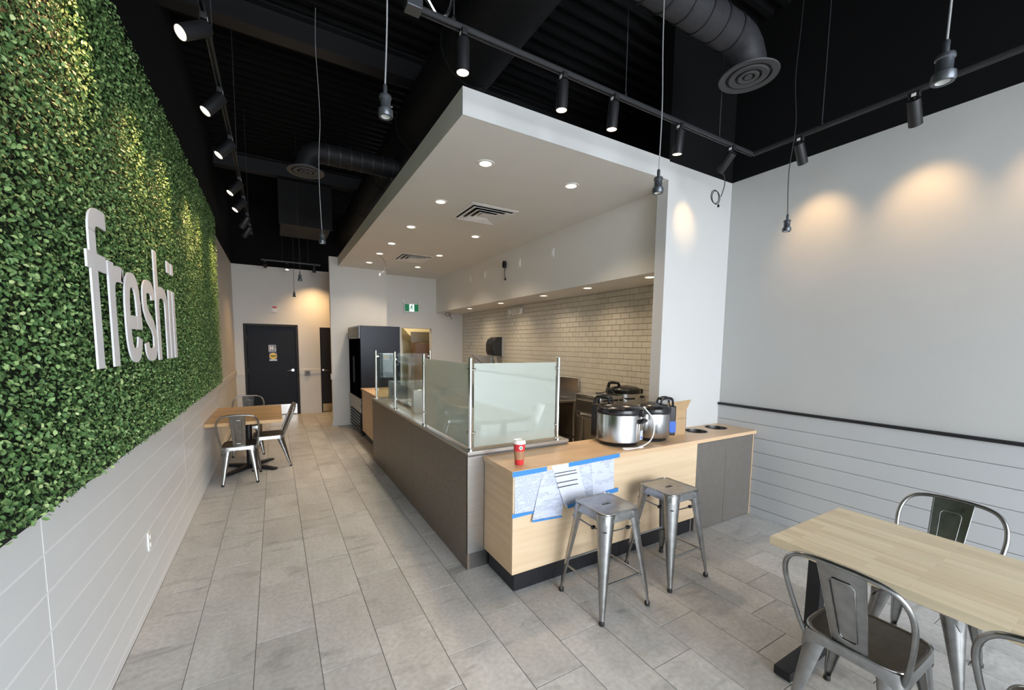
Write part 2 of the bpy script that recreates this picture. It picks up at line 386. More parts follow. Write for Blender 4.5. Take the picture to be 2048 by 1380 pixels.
# storefront behind the camera: frame with open daylight
m = MB().box(XL-.15, -.70, Y0-.15, Y0, 0, ZT).box(4.13, XR+.15, Y0-.15, Y0, 0, ZT).box(-.70, 4.13, Y0-.15, Y0, 4.2, ZT).box(-.70, 4.13, Y0-.15, Y0, 0, .06)
wf = struct(m.build('wall_front', 'black_paint', smooth=0))
m = MB()
for x in (.55, 1.7, 2.85): m.box(x-.03, x+.03, Y0-.12, Y0-.03, .06, 4.2)
m.box(-.70, 4.13, Y0-.12, Y0-.03, 2.4, 2.46)
m.build('mullion', 'black_metal', wf, smooth=0)
struct(MB().box(-30, 30, -60, Y0-.15, -.25, -.1).build('ground_outside', 'pavement', smooth=0))

# ---- left wall: boards, rail, living wall
ROW = .1465
rows_z = [1.072, .928]+[.928-ROW*i for i in range(1, 7)]+[.006]
backer = MB().box(XL, -.7498, Y0, 7.13, 0, 1.07).build('caulk_backing', 'caulk', wl, smooth=0)
def board(parent, axis_x, face, y0, y1, z0, z1, m, nm='board', th=.02):
    b = .002; xb = face-th if axis_x > 0 else face+th; xf = face
    hy, hz = (y1-y0)/2, (z1-z0)/2; s = 1 if axis_x > 0 else -1
    o = MB().loft([[(-s*th,-hy,-hz),(-s*th,hy,-hz),(-s*th,hy,hz),(-s*th,-hy,hz)], [(-s*b,-hy,-hz),(-s*b,hy,-hz),(-s*b,hy,hz),(-s*b,-hy,hz)], [(0,-hy+b,-hz+b),(0,hy-b,-hz+b),(0,hy-b,hz-b),(0,-hy+b,hz-b)]]).build(nm, m, parent, smooth=0)
    o.location = (face, (y0+y1)/2, (z0+z1)/2); return o
cuts = [Y0, -.5, 2.027, 4.56, 7.13]
for i in range(len(rows_z)-1):
    for j in range(len(cuts)-1):
        board(wl, 1, -.749, cuts[j]+.003, cuts[j+1]-.003, rows_z[i+1]+.003, rows_z[i]-.003, 'board_grey')
MB().box(XL, -.765, 7.13, YB, .96, 1.07).build('chair_rail', 'paint', wl, bevel=.004)
MB().box(XL, -.768, 7.13, YB, 0, .10).build('baseboard', 'paint', wl, bevel=.003)
MB().box(XL, -.756, 7.125, 7.135, 0, 1.07).build('panel_edge', 'black_metal', wl, smooth=0)
# wall receptacle on the boards
t = thing('wall_outlet', 'small white wall outlet plate low on the grey left wainscot', 'outlet', (-.749, 3.30, .42))
MB().rbox(-.036, .036, -.06, .06, 0, .008, .006).build('cover_plate', 'plastic_white', t).rotation_euler = (PI/2, 0, PI/2)
for dz in (-.026, .026):
    o = MB().rbox(-.016, .016, -.014, .014, .008, .012, .005).build('socket', 'cup_white', t); o.location = (0, 0, dz); o.rotation_euler = (PI/2, 0, PI/2)

green = thing('living_wall', 'wide panel of artificial green boxwood leaves covering the left wall', 'plant wall', (-.76, 3.8, 1.078))
MB().box(-.779, -.735, .3, 7.13, 1.078, 3.462).build('backing', 'leaf_back', green, w=True, smooth=0)
def leaf_arrays(n, rng, y0, y1, z0, z1, xmin, xmax, ymax_bias=0):
    base = np.stack([rng.uniform(xmin, xmax, n), rng.uniform(y0, y1, n), rng.uniform(z0, z1, n)], 1)
    L = rng.uniform(.0125, .0225, n); W = L*rng.uniform(.26, .36, n)
    nrm = np.stack([np.ones(n), rng.normal(0, .62, n), rng.normal(.25, .62, n)], 1); nrm /= np.linalg.norm(nrm, axis=1)[:, None]
    d = rng.normal(0, 1, (n, 3)); d[:, 2] += .15
    d -= (d*nrm).sum(1)[:, None]*nrm; d /= np.linalg.norm(d, axis=1)[:, None]
    s = np.cross(nrm, d); fold = rng.uniform(.1, .35, n)
    def P(a, b, c): return base+d*(L*a)[:, None]+s*(W*b)[:, None]+nrm*(L*c)[:, None]
    z = np.zeros(n)
    V = np.stack([P(-.5, 0, z), P(-.22, .85, fold*.35), P(.14, 1.0, fold*.4), P(.5, 0, z-.08), P(.14, -1.0, fold*.4), P(-.22, -.85, fold*.35)], 1)
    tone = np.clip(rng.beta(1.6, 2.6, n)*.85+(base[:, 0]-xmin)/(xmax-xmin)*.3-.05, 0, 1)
    return V, tone
def leaf_mesh(name, V, tone):
    n = len(V); me = bpy.data.meshes.new(name)
    idx = np.arange(n)[:, None]*6; F = np.concatenate([idx+np.array([0, 1, 2, 3]), idx+np.array([0, 3, 4, 5])], 1).reshape(-1)
    me.vertices.add(n*6); me.vertices.foreach_set('co', V.reshape(-1).astype(np.float32))
    me.loops.add(n*8); me.loops.foreach_set('vertex_index', F.astype(np.int32))
    me.polygons.add(n*2); me.polygons.foreach_set('loop_start', np.arange(0, n*8, 4, dtype=np.int32))
    me.update(calc_edges=True)
    a = me.attributes.new('tone', 'FLOAT', 'POINT'); a.data.foreach_set('value', np.repeat(tone, 6).astype(np.float32))
    me.materials.append(MATS['leaf']); me.validate(); return me
rng = np.random.default_rng(3)
V, tone = leaf_arrays(140000, rng, .3, 7.145, 1.112, 3.462, -.738, -.674)
V[:, :, 0] = np.minimum(V[:, :, 0], -.6675)
V -= np.array(green.location)
fo = bpy.data.objects.new('foliage', leaf_mesh('foliage', V, tone)); C.objects.link(fo); fo.parent = green; fo['kind'] = 'stuff'
kinds = []
for k in range(8):
    v1, t1 = leaf_arrays(1, np.random.default_rng(50+k), 0, 0, 0, 0, 0, .001); kinds.append(leaf_mesh('leaf', v1, np.array([.25+.09*k])))
for i in range(300):
    o = bpy.data.objects.new('leaf', kinds[i % 8]); C.objects.link(o); o.parent = green
    o.location = Vector((random.uniform(-.690, -.678), random.uniform(1.75, 2.75), random.uniform(1.10, 3.4)))-Vector(green.location)
    o.rotation_euler = (random.uniform(0, 6.28), random.uniform(-.5, .5), random.uniform(-.5, .5)); sc = random.uniform(.8, 1.05); o.scale = (sc, sc, sc)

# ---- the white sign letters (strokes swept in the wall plane, y to the right, z up)
sign = thing('wall_sign', 'large white raised letters reading freshii on the leafy wall', 'sign', (-.70, 3.15, 1.577))
def stroke(m, pts, wd, x0, x1):
    P = [Vector(p) for p in pts]; L_, R_ = [], []
    ws = wd if isinstance(wd, (list, tuple)) else [wd]*len(P)
    for i, p in enumerate(P):
        t = (P[min(i+1, len(P)-1)]-P[max(i-1, 0)]).normalized(); nn = Vector((-t.y, t.x))*ws[i]/2
        L_.append(p+nn); R_.append(p-nn)
    m.loft([[(x0, a.x, a.y), (x1, a.x, a.y), (x1, b.x, b.y), (x0, b.x, b.y)] for a, b in zip(L_, R_)])
XF, XB = -.6615, -.669
B, XH, AS = 1.577, 2.072, 2.285
SW = .076
def letter(ch, strokes, label):
    m = MB()
    for k, s_ in enumerate(strokes): stroke(m, s_[0], s_[1] if len(s_) > 1 else SW, XB, XF+.0004*k)
    o = m.build('letter', 'sign_white', sign, w=True, smooth=35); o['label'] = label
def sup(cx, cz, rx, rz, a0, a1, n=26, e=.72):
    out = []
    for i in range(n+1):
        a = a0+(a1-a0)*i/n; c, s_ = math.cos(a), math.sin(a)
        out.append((cx+rx*math.copysign(abs(c)**e, c), cz+rz*math.copysign(abs(s_)**e, s_)))
    return out
fs = 2.412
letter('f', [([(fs, B), (fs, 2.17)]+sup(fs+.105, 2.17, .105, .07, PI, PI/2, 8, .8)+[(2.585, 2.24)],), ([(2.335, 2.041), (2.553, 2.041)], .072)], 'white letter f')
rs = 2.617
letter('r', [([(rs, B), (rs, XH)],), (sup(rs+.12, 1.93, .12, .098, PI, PI*.42, 10)+[(2.776, 2.03)], .076)], 'white letter r')
ec, er = 2.932, .101
letter('e', [(sup(ec, 1.8245, er, .203, .02, PI*1.97-.35, 40), [.078]*41), ([(ec-er, 1.80), (ec+er+.044, 1.80)], .072), ([(ec+er, 1.83), (ec+er, 1.766)], .088)], 'white letter e')
sc_ = 3.263
letter('s', [(sup(sc_, 1.948, .098, .083, .05, PI, 12)+[(sc_-.092, 1.90), (sc_-.05, 1.852), (sc_, 1.825), (sc_+.055, 1.795), (sc_+.095, 1.745)]+sup(sc_, 1.70, .098, .083, 0, -PI*.98, 14), .078)], 'white letter s')
hs_ = 3.468
letter('h', [([(hs_, B), (hs_, AS)], .076), (sup(hs_+.125, 1.92, .125, .108, PI*.95, 0, 14)+[(hs_+.25, B)], .076)], 'white letter h')
for ix, lb in ((3.84, 'first white letter i'), (3.965, 'last white letter i')):
    letter('i', [([(ix, B), (ix, XH)], .072), ([(ix, 2.195), (ix, 2.278)], .072)], lb)

# ---- right wall wainscot boards and black rail
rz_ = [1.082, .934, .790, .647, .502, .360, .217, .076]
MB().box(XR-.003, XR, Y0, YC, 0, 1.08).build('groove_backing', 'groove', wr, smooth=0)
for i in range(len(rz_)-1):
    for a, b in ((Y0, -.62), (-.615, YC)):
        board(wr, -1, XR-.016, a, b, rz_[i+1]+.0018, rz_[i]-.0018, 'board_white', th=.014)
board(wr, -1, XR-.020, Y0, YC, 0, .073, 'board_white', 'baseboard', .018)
struct(MB().box(XR-.035, XR, Y0, YC, 1.081, 1.105).build('trim_1', 'trim_black', bevel=.003))
# ---- back wall trims
MB().box(-.765, -.612, YB-.015, YB, .955, 1.075).box(.478, .945, YB-.015, YB, .955, 1.075).build('chair_rail', 'paint', wb, bevel=.004)
MB().box(-.765, -.612, YB-.012, YB, 0, .1).box(.478, .945, YB-.012, YB, 0, .1).build('baseboard', 'paint', wb, bevel=.003)
MB().box(.968, .985, 8.84, 8.99, .955, 1.075).box(.968, 1.31, 8.845, 8.86, .955, 1.075).build('chair_rail', 'paint', wp, bevel=.003)
MB().box(.970, .985, 8.848, 8.985, 0, .1).box(.970, 1.31, 8.846, 8.86, 0, .1).build('baseboard', 'paint', wp, bevel=.003)

# ---- subway tiles
TP, TZ = .1545, .0772
tc_ = {}
def subway(y0, y1, z0, z1):
    k = (round(y1-y0, 3),)
    if k not in tc_:
        hy, hz, b = (y1-y0)/2, (z1-z0)/2, .003
        o = MB().loft([[(.008,-hy,-hz),(.008,hy,-hz),(.008,hy,hz),(.008,-hy,hz)], [(.003,-hy,-hz),(.003,hy,-hz),(.003,hy,hz),(.003,-hy,hz)], [(0,-hy+b,-hz+b),(0,hy-b,-hz+b),(0,hy-b,hz-b),(0,-hy+b,hz-b)]]).build('tile', 'subway', wt, smooth=30); tc_[k] = o.data
    else:
        o = bpy.data.objects.new('tile', tc_[k]); C.objects.link(o); o.parent = wt
    o.location = (4.052, (y0+y1)/2, (z0+z1)/2); o.rotation_euler = (0, random.gauss(0, .012), random.gauss(0, .010)); return o
near, rest = 0, []
NR = 21
for r in range(NR):
    z1 = 2.452-TZ*r; z0 = z1-TZ+.0042
    y = 2.76-(TP/2 if r % 2 else 0)
    while y < 9.3:
        a, b = max(y, 2.76), min(y+TP-.0042, 9.298)
        if b-a > .02:
            if 3.3 < b and a < 6.05 and r < 17: subway(a, b, z0, z1); near += 1
            else: rest.append((a, b, z0, z1))
        y += TP
m = MB()
for a, b, z0, z1 in rest:
    tl = random.gauss(0, .0007); bb = .003
    m.loft([[(4.06,a,z0),(4.06,b,z0),(4.06,b,z1),(4.06,a,z1)], [(4.055,a,z0),(4.055,b,z0),(4.055,b,z1),(4.055,a,z1)], [(4.052+tl,a+bb,z0+bb),(4.052-tl,b-bb,z0+bb),(4.052-tl,b-bb,z1-bb),(4.052+tl,a+bb,z1-bb)]])
o = m.build('tile_field', 'subway', wt, smooth=30); o['kind'] = 'stuff'
MB().box(4.051, 4.06, 2.755, 3.3, 0, .83).build('kitchen_base', 'paint_white', wt, smooth=0)

# ---- doors
def lever(parent, x, y, z, side):
    m = MB(); m.tube([(x, y, z), (x, y-.012, z)], .030, 16); m.tube([(x, y-.012, z), (x, y-.05, z)], .012, 10); m.tube([(x, y-.05, z), (x+side*.05, y-.052, z), (x+side*.115, y-.045, z-.004)], [.012, .011, .008], 10)
    return m.build('handle', 'chrome', parent, w=True)
d1 = struct(MB().box(-.612, -.556, YB-.012, YB+.12, 0, 2.118).box(.422, .478, YB-.012, YB+.12, 0, 2.118).box(-.556, .422, YB-.012, YB+.12, 2.06, 2.118).build('door_1', 'door_dark', bevel=.004))
MB().box(-.552, .418, YB+.03, YB+.075, .008, 2.056).build('door_leaf', 'door_black', d1, bevel=.002)
MB().box(-.545, .41, YB+.026, YB+.03, .012, .245).build('kick_plate', 'chrome', d1, smooth=0)
lever(d1, .345, YB+.03, 1.05, -1)
for z in (.3, 1.05, 1.8): MB().tube([(-.553, YB+.03, z-.05), (-.553, YB+.03, z+.05)], .008, 8).build('hinge', 'steel', d1)
d2 = struct(MB().box(.945, .965, YB-.01, YB+.12, 0, 2.075).build('door_2', 'door_dark', bevel=.003))
MB().box(.968, 1.9, YB+.02, YB+.065, .008, 2.07).build('door_leaf', 'door_dark', d2, bevel=.002)
MB().box(.975, 1.9, YB+.016, YB+.02, .012, .205).build('kick_plate', 'kick_gold', d2, smooth=0)
lever(d2, 1.005, YB+.02, 1.04, 1)

def flat(parent, polys, y, m, nm, th=.002):
    mb = MB()
    for p in polys: mb.prism(p, 'y', y-th, y)
    return mb.build(nm, m, parent, w=True, smooth=0)
def disc(cx, cz, rx, rz=None, n=20): return arc((cx, cz), rx, 0, 2*PI, n, rz or rx)[:-1]
def rect(a, b, c, d): return [(a, c), (b, c), (b, d), (a, d)]
# restroom pictogram sign on the door
t = thing('restroom_sign', 'navy restroom pictogram sign with figures on the dark door', 'sign', (-.06, YB+.03, 1.56))
flat(t, [rect(-.135, .012, 1.475, 1.648)], YB+.03, 'sign_navy', 'plate', .004)
yy = YB+.026
flat(t, [rect(-.135, .012, 1.629, 1.636), rect(-.135, -.127, 1.492, 1.636), rect(.004, .012, 1.492, 1.636), rect(-.135, .012, 1.488, 1.494)], yy, 'cup_white', 'border')
fig = [disc(-.10, 1.612, .011), rect(-.115, -.085, 1.552, 1.597), rect(-.112, -.103, 1.503, 1.556), rect(-.097, -.088, 1.503, 1.556)]
flat(t, fig, yy, 'cup_white', 'man_figure')
flat(t, [disc(-.062, 1.612, .011), [(-.07, 1.598), (-.054, 1.598), (-.040, 1.545), (-.084, 1.545)], rect(-.071, -.064, 1.503, 1.548), rect(-.060, -.053, 1.503, 1.548)], yy, 'cup_white', 'woman_figure')
ring = arc((-.020, 1.531), .024, 0, 2*PI, 20)
mb = MB()
for a, b in zip(ring, ring[1:]): mb.prism([a, b, (-.020+(b[0]+.020)*.72, 1.531+(b[1]-1.531)*.72), (-.020+(a[0]+.020)*.72, 1.531+(a[1]-1.531)*.72)], 'y', yy-.002, yy)
mb.prism(disc(-.028, 1.602, .010), 'y', yy-.002, yy); mb.prism([(-.036, 1.590), (-.024, 1.590), (-.016, 1.553), (-.028, 1.553)], 'y', yy-.002, yy); mb.prism([(-.02, 1.558), (.002, 1.558), (.004, 1.52), (-.003, 1.52), (-.006, 1.550), (-.02, 1.550)], 'y', yy-.002, yy)
mb.build('wheelchair_figure', 'cup_white', t, w=True, smooth=0)
t = thing('door_sticker', 'yellow oval sticker on a blue card below the restroom sign', 'sticker', (-.05, YB+.03, 1.37))
flat(t, [rect(-.13, .03, 1.262, 1.472)], YB+.03, 'sign_navy', 'card', .003)
flat(t, [disc(-.050, 1.385, .077, .074)], YB+.027, 'sign_yellow', 'oval')
flat(t, [rect(-.105, .012, 1.398, 1.408), rect(-.115, .016, 1.380, 1.390), rect(-.09, .0, 1.362, 1.371)], YB+.025, 'black_text', 'print_lines')
flat(t, [rect(-.125, .025, 1.282, 1.305)], YB+.027, 'cup_white', 'white_strip')
t = thing('wall_dispenser_plate', 'square steel thermostat cover on the back wall beside the dark door', 'thermostat', (.65, YB, .97))
MB().rbox(-.06, .06, -.065, .065, 0, .03, .01).build('cover', 'cab_grey', t).rotation_euler = (PI/2, 0, 0)
for k in range(3): MB().box(-.03, .03, -.036, -.030, -.03+.025*k, -.018+.025*k).build('slot', 'black_metal', t, smooth=0)
t = thing('fire_strobe', 'small white and red fire alarm strobe above the dark door', 'alarm', (.015, YB, 2.47))
MB().rbox(-.055, .055, -.065, .065, 0, .03, .012).build('housing', 'plastic_white', t).rotation_euler = (PI/2, 0, 0)
MB().box(-.045, .045, -.05, -.03, .015, .055).build('lens_block', 'cup_red', t, bevel=.006)

# ---- doorway to the back kitchen and what shows through it
m = MB().box(2.50, 2.535, 9.285, 9.44, 0, 2.10).box(3.245, 3.28, 9.285, 9.44, 0, 2.10).box(2.535, 3.245, 9.285, 9.44, 2.065, 2.10)
struct(m.build('trim_2', 'paint', bevel=.003))
struct(MB().box(2.11, 4.2, 11.5, 11.6, 0, 2.9).box(4.2, 4.3, 9.42, 11.6, 0, 2.9).box(2.0, 2.11, 10.95, 11.6, 0, 2.9).box(2.0, 4.3, 9.42, 11.6, 2.9, 3.0).build('wall_backroom', 'kitchen_yellow', smooth=0))
t = thing('range_hood', 'pale sloped exhaust hood seen through the kitchen doorway', 'hood', (3.45, 10.7, 1.9))
MB().prism([(2.9, 2.12), (3.05, 1.95), (3.35, 1.72), (4.15, 1.72), (4.15, 2.3), (2.9, 2.3)], 'y', 10.5, 11.48).build('canopy', 'kitchen_yellow', t, w=True, smooth=0)
MB().box(3.1, 4.14, 10.47, 10.5, 1.74, 2.02).build('filter_panel', 'steel_dark', t, w=True, smooth=0)
t = thing('brown_cabinet', 'tall brown cabinet at the right of the kitchen doorway', 'cabinet', (3.4, 10.2, 0))
MB().box(-.32, .45, -.2, .25, 0, 1.72).build('carcass', 'cabinet_brown', t, bevel=.004)
MB().box(-.325, -.32, -.18, .23, .1, 1.7).build('door', 'cabinet_brown', t); MB().tube([(-.335, 0, .95), (-.335, 0, 1.1)], .008, 8).build('handle', 'steel', t)
t = thing('storage_locker', 'light grey storage locker at the left of the kitchen doorway', 'locker', (2.62, 10.5, 0))
MB().box(-.30, .22, -.2, .25, 0, 1.74).build('body', 'locker_grey', t, bevel=.004)
MB().box(-.28, .20, -.205, -.2, .04, 1.7).build('door', 'locker_grey', t, bevel=.002); MB().tube([(.17, -.215, .95), (.17, -.215, 1.08)], .007, 8).build('handle', 'steel', t)
l = bpy.data.lights.new('backroom_lamp', 'POINT'); l.energy = 22; l.color = (1, .85, .6); l.shadow_soft_size = .15
o = bpy.data.objects.new('backroom_lamp', l); C.objects.link(o); o.location = (2.85, 9.95, 2.7)

# ---- exit sign
t = thing('exit_sign', 'lit green running man exit sign on the wall above the doorway', 'sign', (2.765, 9.3, 2.53))
MB().box(2.585, 2.945, 9.255, 9.3, 2.425, 2.635).build('case', 'plastic_white', t, bevel=.008, w=True)
for q in (rect(2.605, 2.708, 2.45, 2.612), rect(2.822, 2.925, 2.45, 2.612)): flat(t, [q], 9.255, 'exit_green', 'green_panel')
flat(t, [rect(2.708, 2.822, 2.45, 2.612)], 9.255, 'exit_white', 'door_panel')
flat(t, [disc(2.775, 2.588, .012), [(2.752, 2.575), (2.775, 2.572), (2.768, 2.52), (2.745, 2.525)], [(2.768, 2.53), (2.79, 2.515), (2.805, 2.485), (2.796, 2.481), (2.780, 2.505), (2.757, 2.518)], [(2.748, 2.53), (2.755, 2.52), (2.74, 2.49), (2.715, 2.487), (2.715, 2.496), (2.733, 2.50)], [(2.775, 2.572), (2.80, 2.548), (2.794, 2.542), (2.77, 2.56)], [(2.755, 2.575), (2.730, 2.555), (2.724, 2.53), (2.733, 2.528), (2.738, 2.549), (2.76, 2.565)]], 9.253, 'exit_green', 'running_figure')
flat(t, [rect(2.61, 2.66, 2.52, 2.55), [(2.66, 2.505), (2.70, 2.535), (2.66, 2.565)]], 9.253, 'exit_green', 'arrow')
for x in (2.57, 2.95): MB().tube([(x, 9.27, 2.66), (x, 9.235, 2.665)], [.028, .036], 14).build('lamp_head', 'plastic_white', t, w=True)

# ---- pot lights
def pot(x, y, z, label, group, power, size=110):
    t = thing('downlight', label, 'downlight', (x, y, z), group=group)
    MB().lathe([(.050, .0), (.052, -.005), (.072, -.006), (.076, -.002), (.076, .0)], n=28, cap=False).build('trim_ring', 'cup_white', t)
    MB().lathe([(.0005, -.0025), (.050, -.0025)], n=28, cap=False).build('lens', 'lens', t)
    spot(t, (x, y, z-.012), (x, y, 0), power, size, .9, POTC, rad=.09)
    return t
SL = [(1.612, 3.21, 'nearest downlight of the aisle-side row in the soffit'), (1.612, 4.29, 'second downlight of the aisle-side soffit row, left of the large vent'), (1.612, 5.39, 'third downlight of the aisle-side soffit row, past the large vent'), (1.612, 6.42, 'fourth downlight of the aisle-side soffit row'), (1.612, 7.24, 'fifth downlight of the aisle-side soffit row, beside the dangling wire'), (1.612, 8.13, 'farthest downlight of the aisle-side soffit row'),
      (2.54, 3.21, 'nearest downlight of the kitchen-side row in the soffit'), (2.54, 5.37, 'second downlight of the kitchen-side soffit row, behind the large vent'), (2.54, 6.82, 'third downlight of the kitchen-side soffit row'), (2.54, 8.07, 'farthest downlight of the kitchen-side soffit row')]
for x, y, lb in SL: pot(x, y, 3.243, lb, 'downlights in the soffit', 86, 122)
for k, y in enumerate((3.10, 4.11, 5.11, 6.45, 7.80)): pot(3.565, y, 2.455, ORD[k]+' downlight from the column under the tiled bulkhead' if k else 'nearest downlight under the tiled bulkhead, beside the white column', 'downlights under the bulkhead', 26, 155)

# ---- square ceiling vents
def vent(x, y, s, label):
    t = thing('ceiling_vent', label, 'vent', (x, y, 3.243))
    def frame(a, b, z0, z1, nm, m='cup_white'):
        o = MB().loft([[(-a,-a,z0),(a,-a,z0),(a,a,z0),(-a,a,z0)], [(-b,-b,z1),(b,-b,z1),(b,b,z1),(-b,b,z1)]], cap=False).build(nm, m, t, smooth=0)
        sm = o.modifiers.new('s', 'SOLIDIFY'); sm.thickness = .003
    MB().box(-s*.93, s*.93, -s*.93, s*.93, -.002, -.0005).build('dark_throat', 'black_metal', t, smooth=0)
    frame(s, s*.86, -.004, -.012, 'outer_flange')
    for a, b in ((.84, .64), (.60, .42), (.38, .20)): frame(s*a, s*b, -.028, -.006, 'cone_ring')
    MB().box(-s*.2, s*.2, -s*.2, s*.2, -.022, -.018).build('centre_plate', 'cup_white', t)
vent(2.20, 4.41, .30, 'large square white ceiling vent between the nearer downlights'); vent(2.20, 7.25, .30, 'square white ceiling vent in the far part of the soffit')

# ---- bulkhead plates, cables, emergency light
for k, (y, lb) in enumerate(((7.355, 'farthest white cover plate on the bulkhead'), (6.72, 'white cover plate left of the black hanging cable'), (5.51, 'white cover plate right of the black hanging cable'), (4.635, 'white cover plate nearest the column on the bulkhead'))):
    t = thing('cover_plate', lb, 'wall plate', (3.37, y, 2.975), group='plates on the bulkhead')
    MB().box(-.008, 0, -.037, .037, -.062, .062).build('plate', 'plastic_white', t, bevel=.003)
    MB().box(-.012, -.008, -.016, .016, -.032, .032).build('insert', 'cup_white', t, bevel=.001)
t = thing('hanging_cable', 'coiled black cable hanging from the bulkhead between two plates', 'cable', (3.37, 5.92, 2.97))
for k in range(4): MB().tube([(-.02-.012*k, .028*math.sin(a), .055+.055*math.cos(a)) for a in np.linspace(0, 2*PI, 18)], .006, 6).build('coil', 'cord_black', t)
MB().tube(spline([(-.02, 0, 0), (-.03, .01, -.08), (-.02, -.01, -.17)]), .006, 6).build('lead', 'cord_black', t); MB().box(-.035, -.01, -.018, .006, -.20, -.165).build('plug', 'plastic_black', t, bevel=.003)
t = thing('loose_wire', 'short loose wire dangling from the bulkhead corner near the exit wall', 'wire', (3.55, 8.9, 2.455))
MB().tube(spline([(0, 0, 0), (.03, 0, -.06), (-.05, 0, -.10), (-.10, 0, -.06), (-.04, 0, -.02), (.02, 0, -.10), (.06, 0, -.17)]), .006, 6).build('strand', 'cord_black', t)
t = thing('ceiling_wire', 'thin white wire dangling from the soffit by the far downlights', 'wire', (1.72, 7.35, 3.243))
MB().tube(spline([(-.10, 0, 0), (0, .02, -.08), (.02, 0, -.2), (-.05, -.05, -.30), (-.10, -.05, -.34)]), .003, 6).build('strand', 'cord_black', t); MB().lathe([(.008, 0), (.012, .02), (.004, .05)], (-.10, -.05, -.37), 8).build('wire_cap', 'plastic_white', t)
t = thing('emergency_light', 'white twin-head emergency light on the tiled wall under the bulkhead', 'light', (4.05, 6.63, 2.33))
MB().box(-.07, 0, -.16, .16, -.055, .07).build('battery_box', 'plastic_white', t, bevel=.012)
for s in (-.20, .21):
    h = MB().lathe([(.02, 0), (.05, .02), (.055, .06), (.05, .065)], n=16).build('lamp_head', 'cup_white', t); h.location = (-.05, s, .01); h.rotation_euler = (0, -PI/2, 0)
    MB().lathe([(.001, .066), (.045, .066)], n=16, cap=False).build('lamp_face', 'lens_off', h)

# ================================================================== CEILING SERVICES
t = thing('main_duct', 'large black round duct running along the ceiling above the soffit', 'duct', (1.66, 5, 4.3))
MB().tube([(1.61, Y0+.05, 4.3), (1.61, 10.7, 4.3)], .285, 32).build('pipe', 'duct_black', t, w=True)
for k in range(8): MB().tube([(1.61, -1+1.5*k, 4.3), (1.61, -.97+1.5*k, 4.3)], .291, 32).build('seam_band', 'duct_black', t, w=True)
def branch(y, x0, x1, z, zd, R, Rd, label, label2, dm='duct_black'):
    t = thing('branch_duct', label, 'duct', (x1, y, z)); s = 1 if x1 > x0 else -1
    MB().tube([(x0, y, z), (x1-s*.19, y, z)], R, 28).build('pipe', dm, t, w=True)
    e = [(x1-s*.19+s*.19*math.sin(a), y, z-.19+.19*math.cos(a)) for a in np.linspace(0, PI/2, 5)]
    MB().tube(e+[(x1, y, zd+.02)], R, 28).build('elbow', dm, t, w=True, smooth=20)
    n = 7
    for k in range(n):
        x = x0+(x1-s*.19-x0)*(k+.5)/n; MB().tube([(x, y, z), (x+s*.014, y, z)], R+.006, 28).build('seam_band', 'black_metal', t, w=True)
    d = thing('round_diffuser', label2, 'diffuser', (x1, y, zd))
    MB().lathe([(R*.98, .07), (R*1.0, .03), (Rd*.96, .006), (Rd, .0), (Rd*.985, -.008), (Rd*.76, -.004), (Rd*.74, .03)], n=40, cap=False).build('outer_cone', 'diffuser_black', d)
    MB().lathe([(Rd*.66, .010), (Rd*.67, -.004), (Rd*.64, -.010), (Rd*.44, -.004), (Rd*.43, .014)], n=36, cap=False).build('middle_cone', 'diffuser_black', d)
    MB().lathe([(Rd*.35, .006), (Rd*.36, -.008), (Rd*.33, -.013), (Rd*.21, -.008), (Rd*.20, .008)], n=30, cap=False).build('inner_cone', 'diffuser_black', d)
    MB().lathe([(.001, -.010), (Rd*.13, -.010), (Rd*.14, -.002)], n=24, cap=False).build('centre_disc', 'diffuser_black', d)
branch(1.90, 1.80, 3.16, 3.95, 3.735, .118, .202, 'black spiral branch duct bending down over the front counter', 'round black ceiling diffuser above the right-hand side of the counter', 'duct_grey')
branch(5.45, 1.45, .38, 3.95, 3.70, .118, .202, 'black branch duct reaching over the aisle halfway back', 'round black ceiling diffuser hanging over the aisle')
t = thing('return_duct', 'boxy black duct dropping from the deck at the back of the aisle', 'duct', (.6, 9.2, 4.2))
MB().box(.15, 1.0, 8.5, 9.55, 3.85, 4.88).build('casing', 'duct_black', t, bevel=.01, w=True); MB().box(.13, 1.02, 8.48, 8.52, 3.83, 4.88).build('flange', 'duct_black', t, bevel=.004, w=True)

# tracks
TZ_ = 3.372
def rail(name_label, pts, drops, label):
    t = thing('track_rail', label, 'light track', pts[0])
    for a, b in zip(pts, pts[1:]):
        a, b = Vector(a), Vector(b); d = (b-a).normalized(); nn = Vector((-d.y, d.x, 0))*.0145
        for s in (-1, 1):
            MB().loft([[tuple(p+nn*s), tuple(p+nn*s*.45), tuple(p+nn*s*.45+Vector((0,0,.02))), tuple(p+nn*s+Vector((0,0,.02)))] for p in (a, b)]).build('track_lip', 'rail_grey', t, w=True, smooth=0)
        MB().loft([[tuple(p+nn+Vector((0,0,.02))), tuple(p-nn+Vector((0,0,.02))), tuple(p-nn+Vector((0,0,.028))), tuple(p+nn+Vector((0,0,.028)))] for p in (a, b)]).build('track_bar', 'black_metal', t, w=True, smooth=0)
    for x, y in drops:
        z = pts[0][2]
        MB().tube([(x, y, z+.028), (x, y, ZT-.06)], .003, 6).build('suspension_cable', 'socket_metal', t, w=True); MB().lathe([(.012, .028), (.012, .04), (.005, .06)], (x, y, z), 10).build('cable_clip', 'steel', t, w=True)
    return t
YT, XT = 2.135, 3.685
tr = rail('f', [(.64, YT, TZ_), (XT, YT, TZ_), (XT, -1.2, TZ_)], [(.88, YT), (2.14, YT), (3.20, YT), (XT, 1.62), (XT, .2)], 'black L-shaped light track hung above the front counter and right wall')
MB().box(.62, .70, YT-.035, YT+.035, TZ_-.004, TZ_+.05).build('feed_box', 'socket_metal', tr, bevel=.004, w=True)
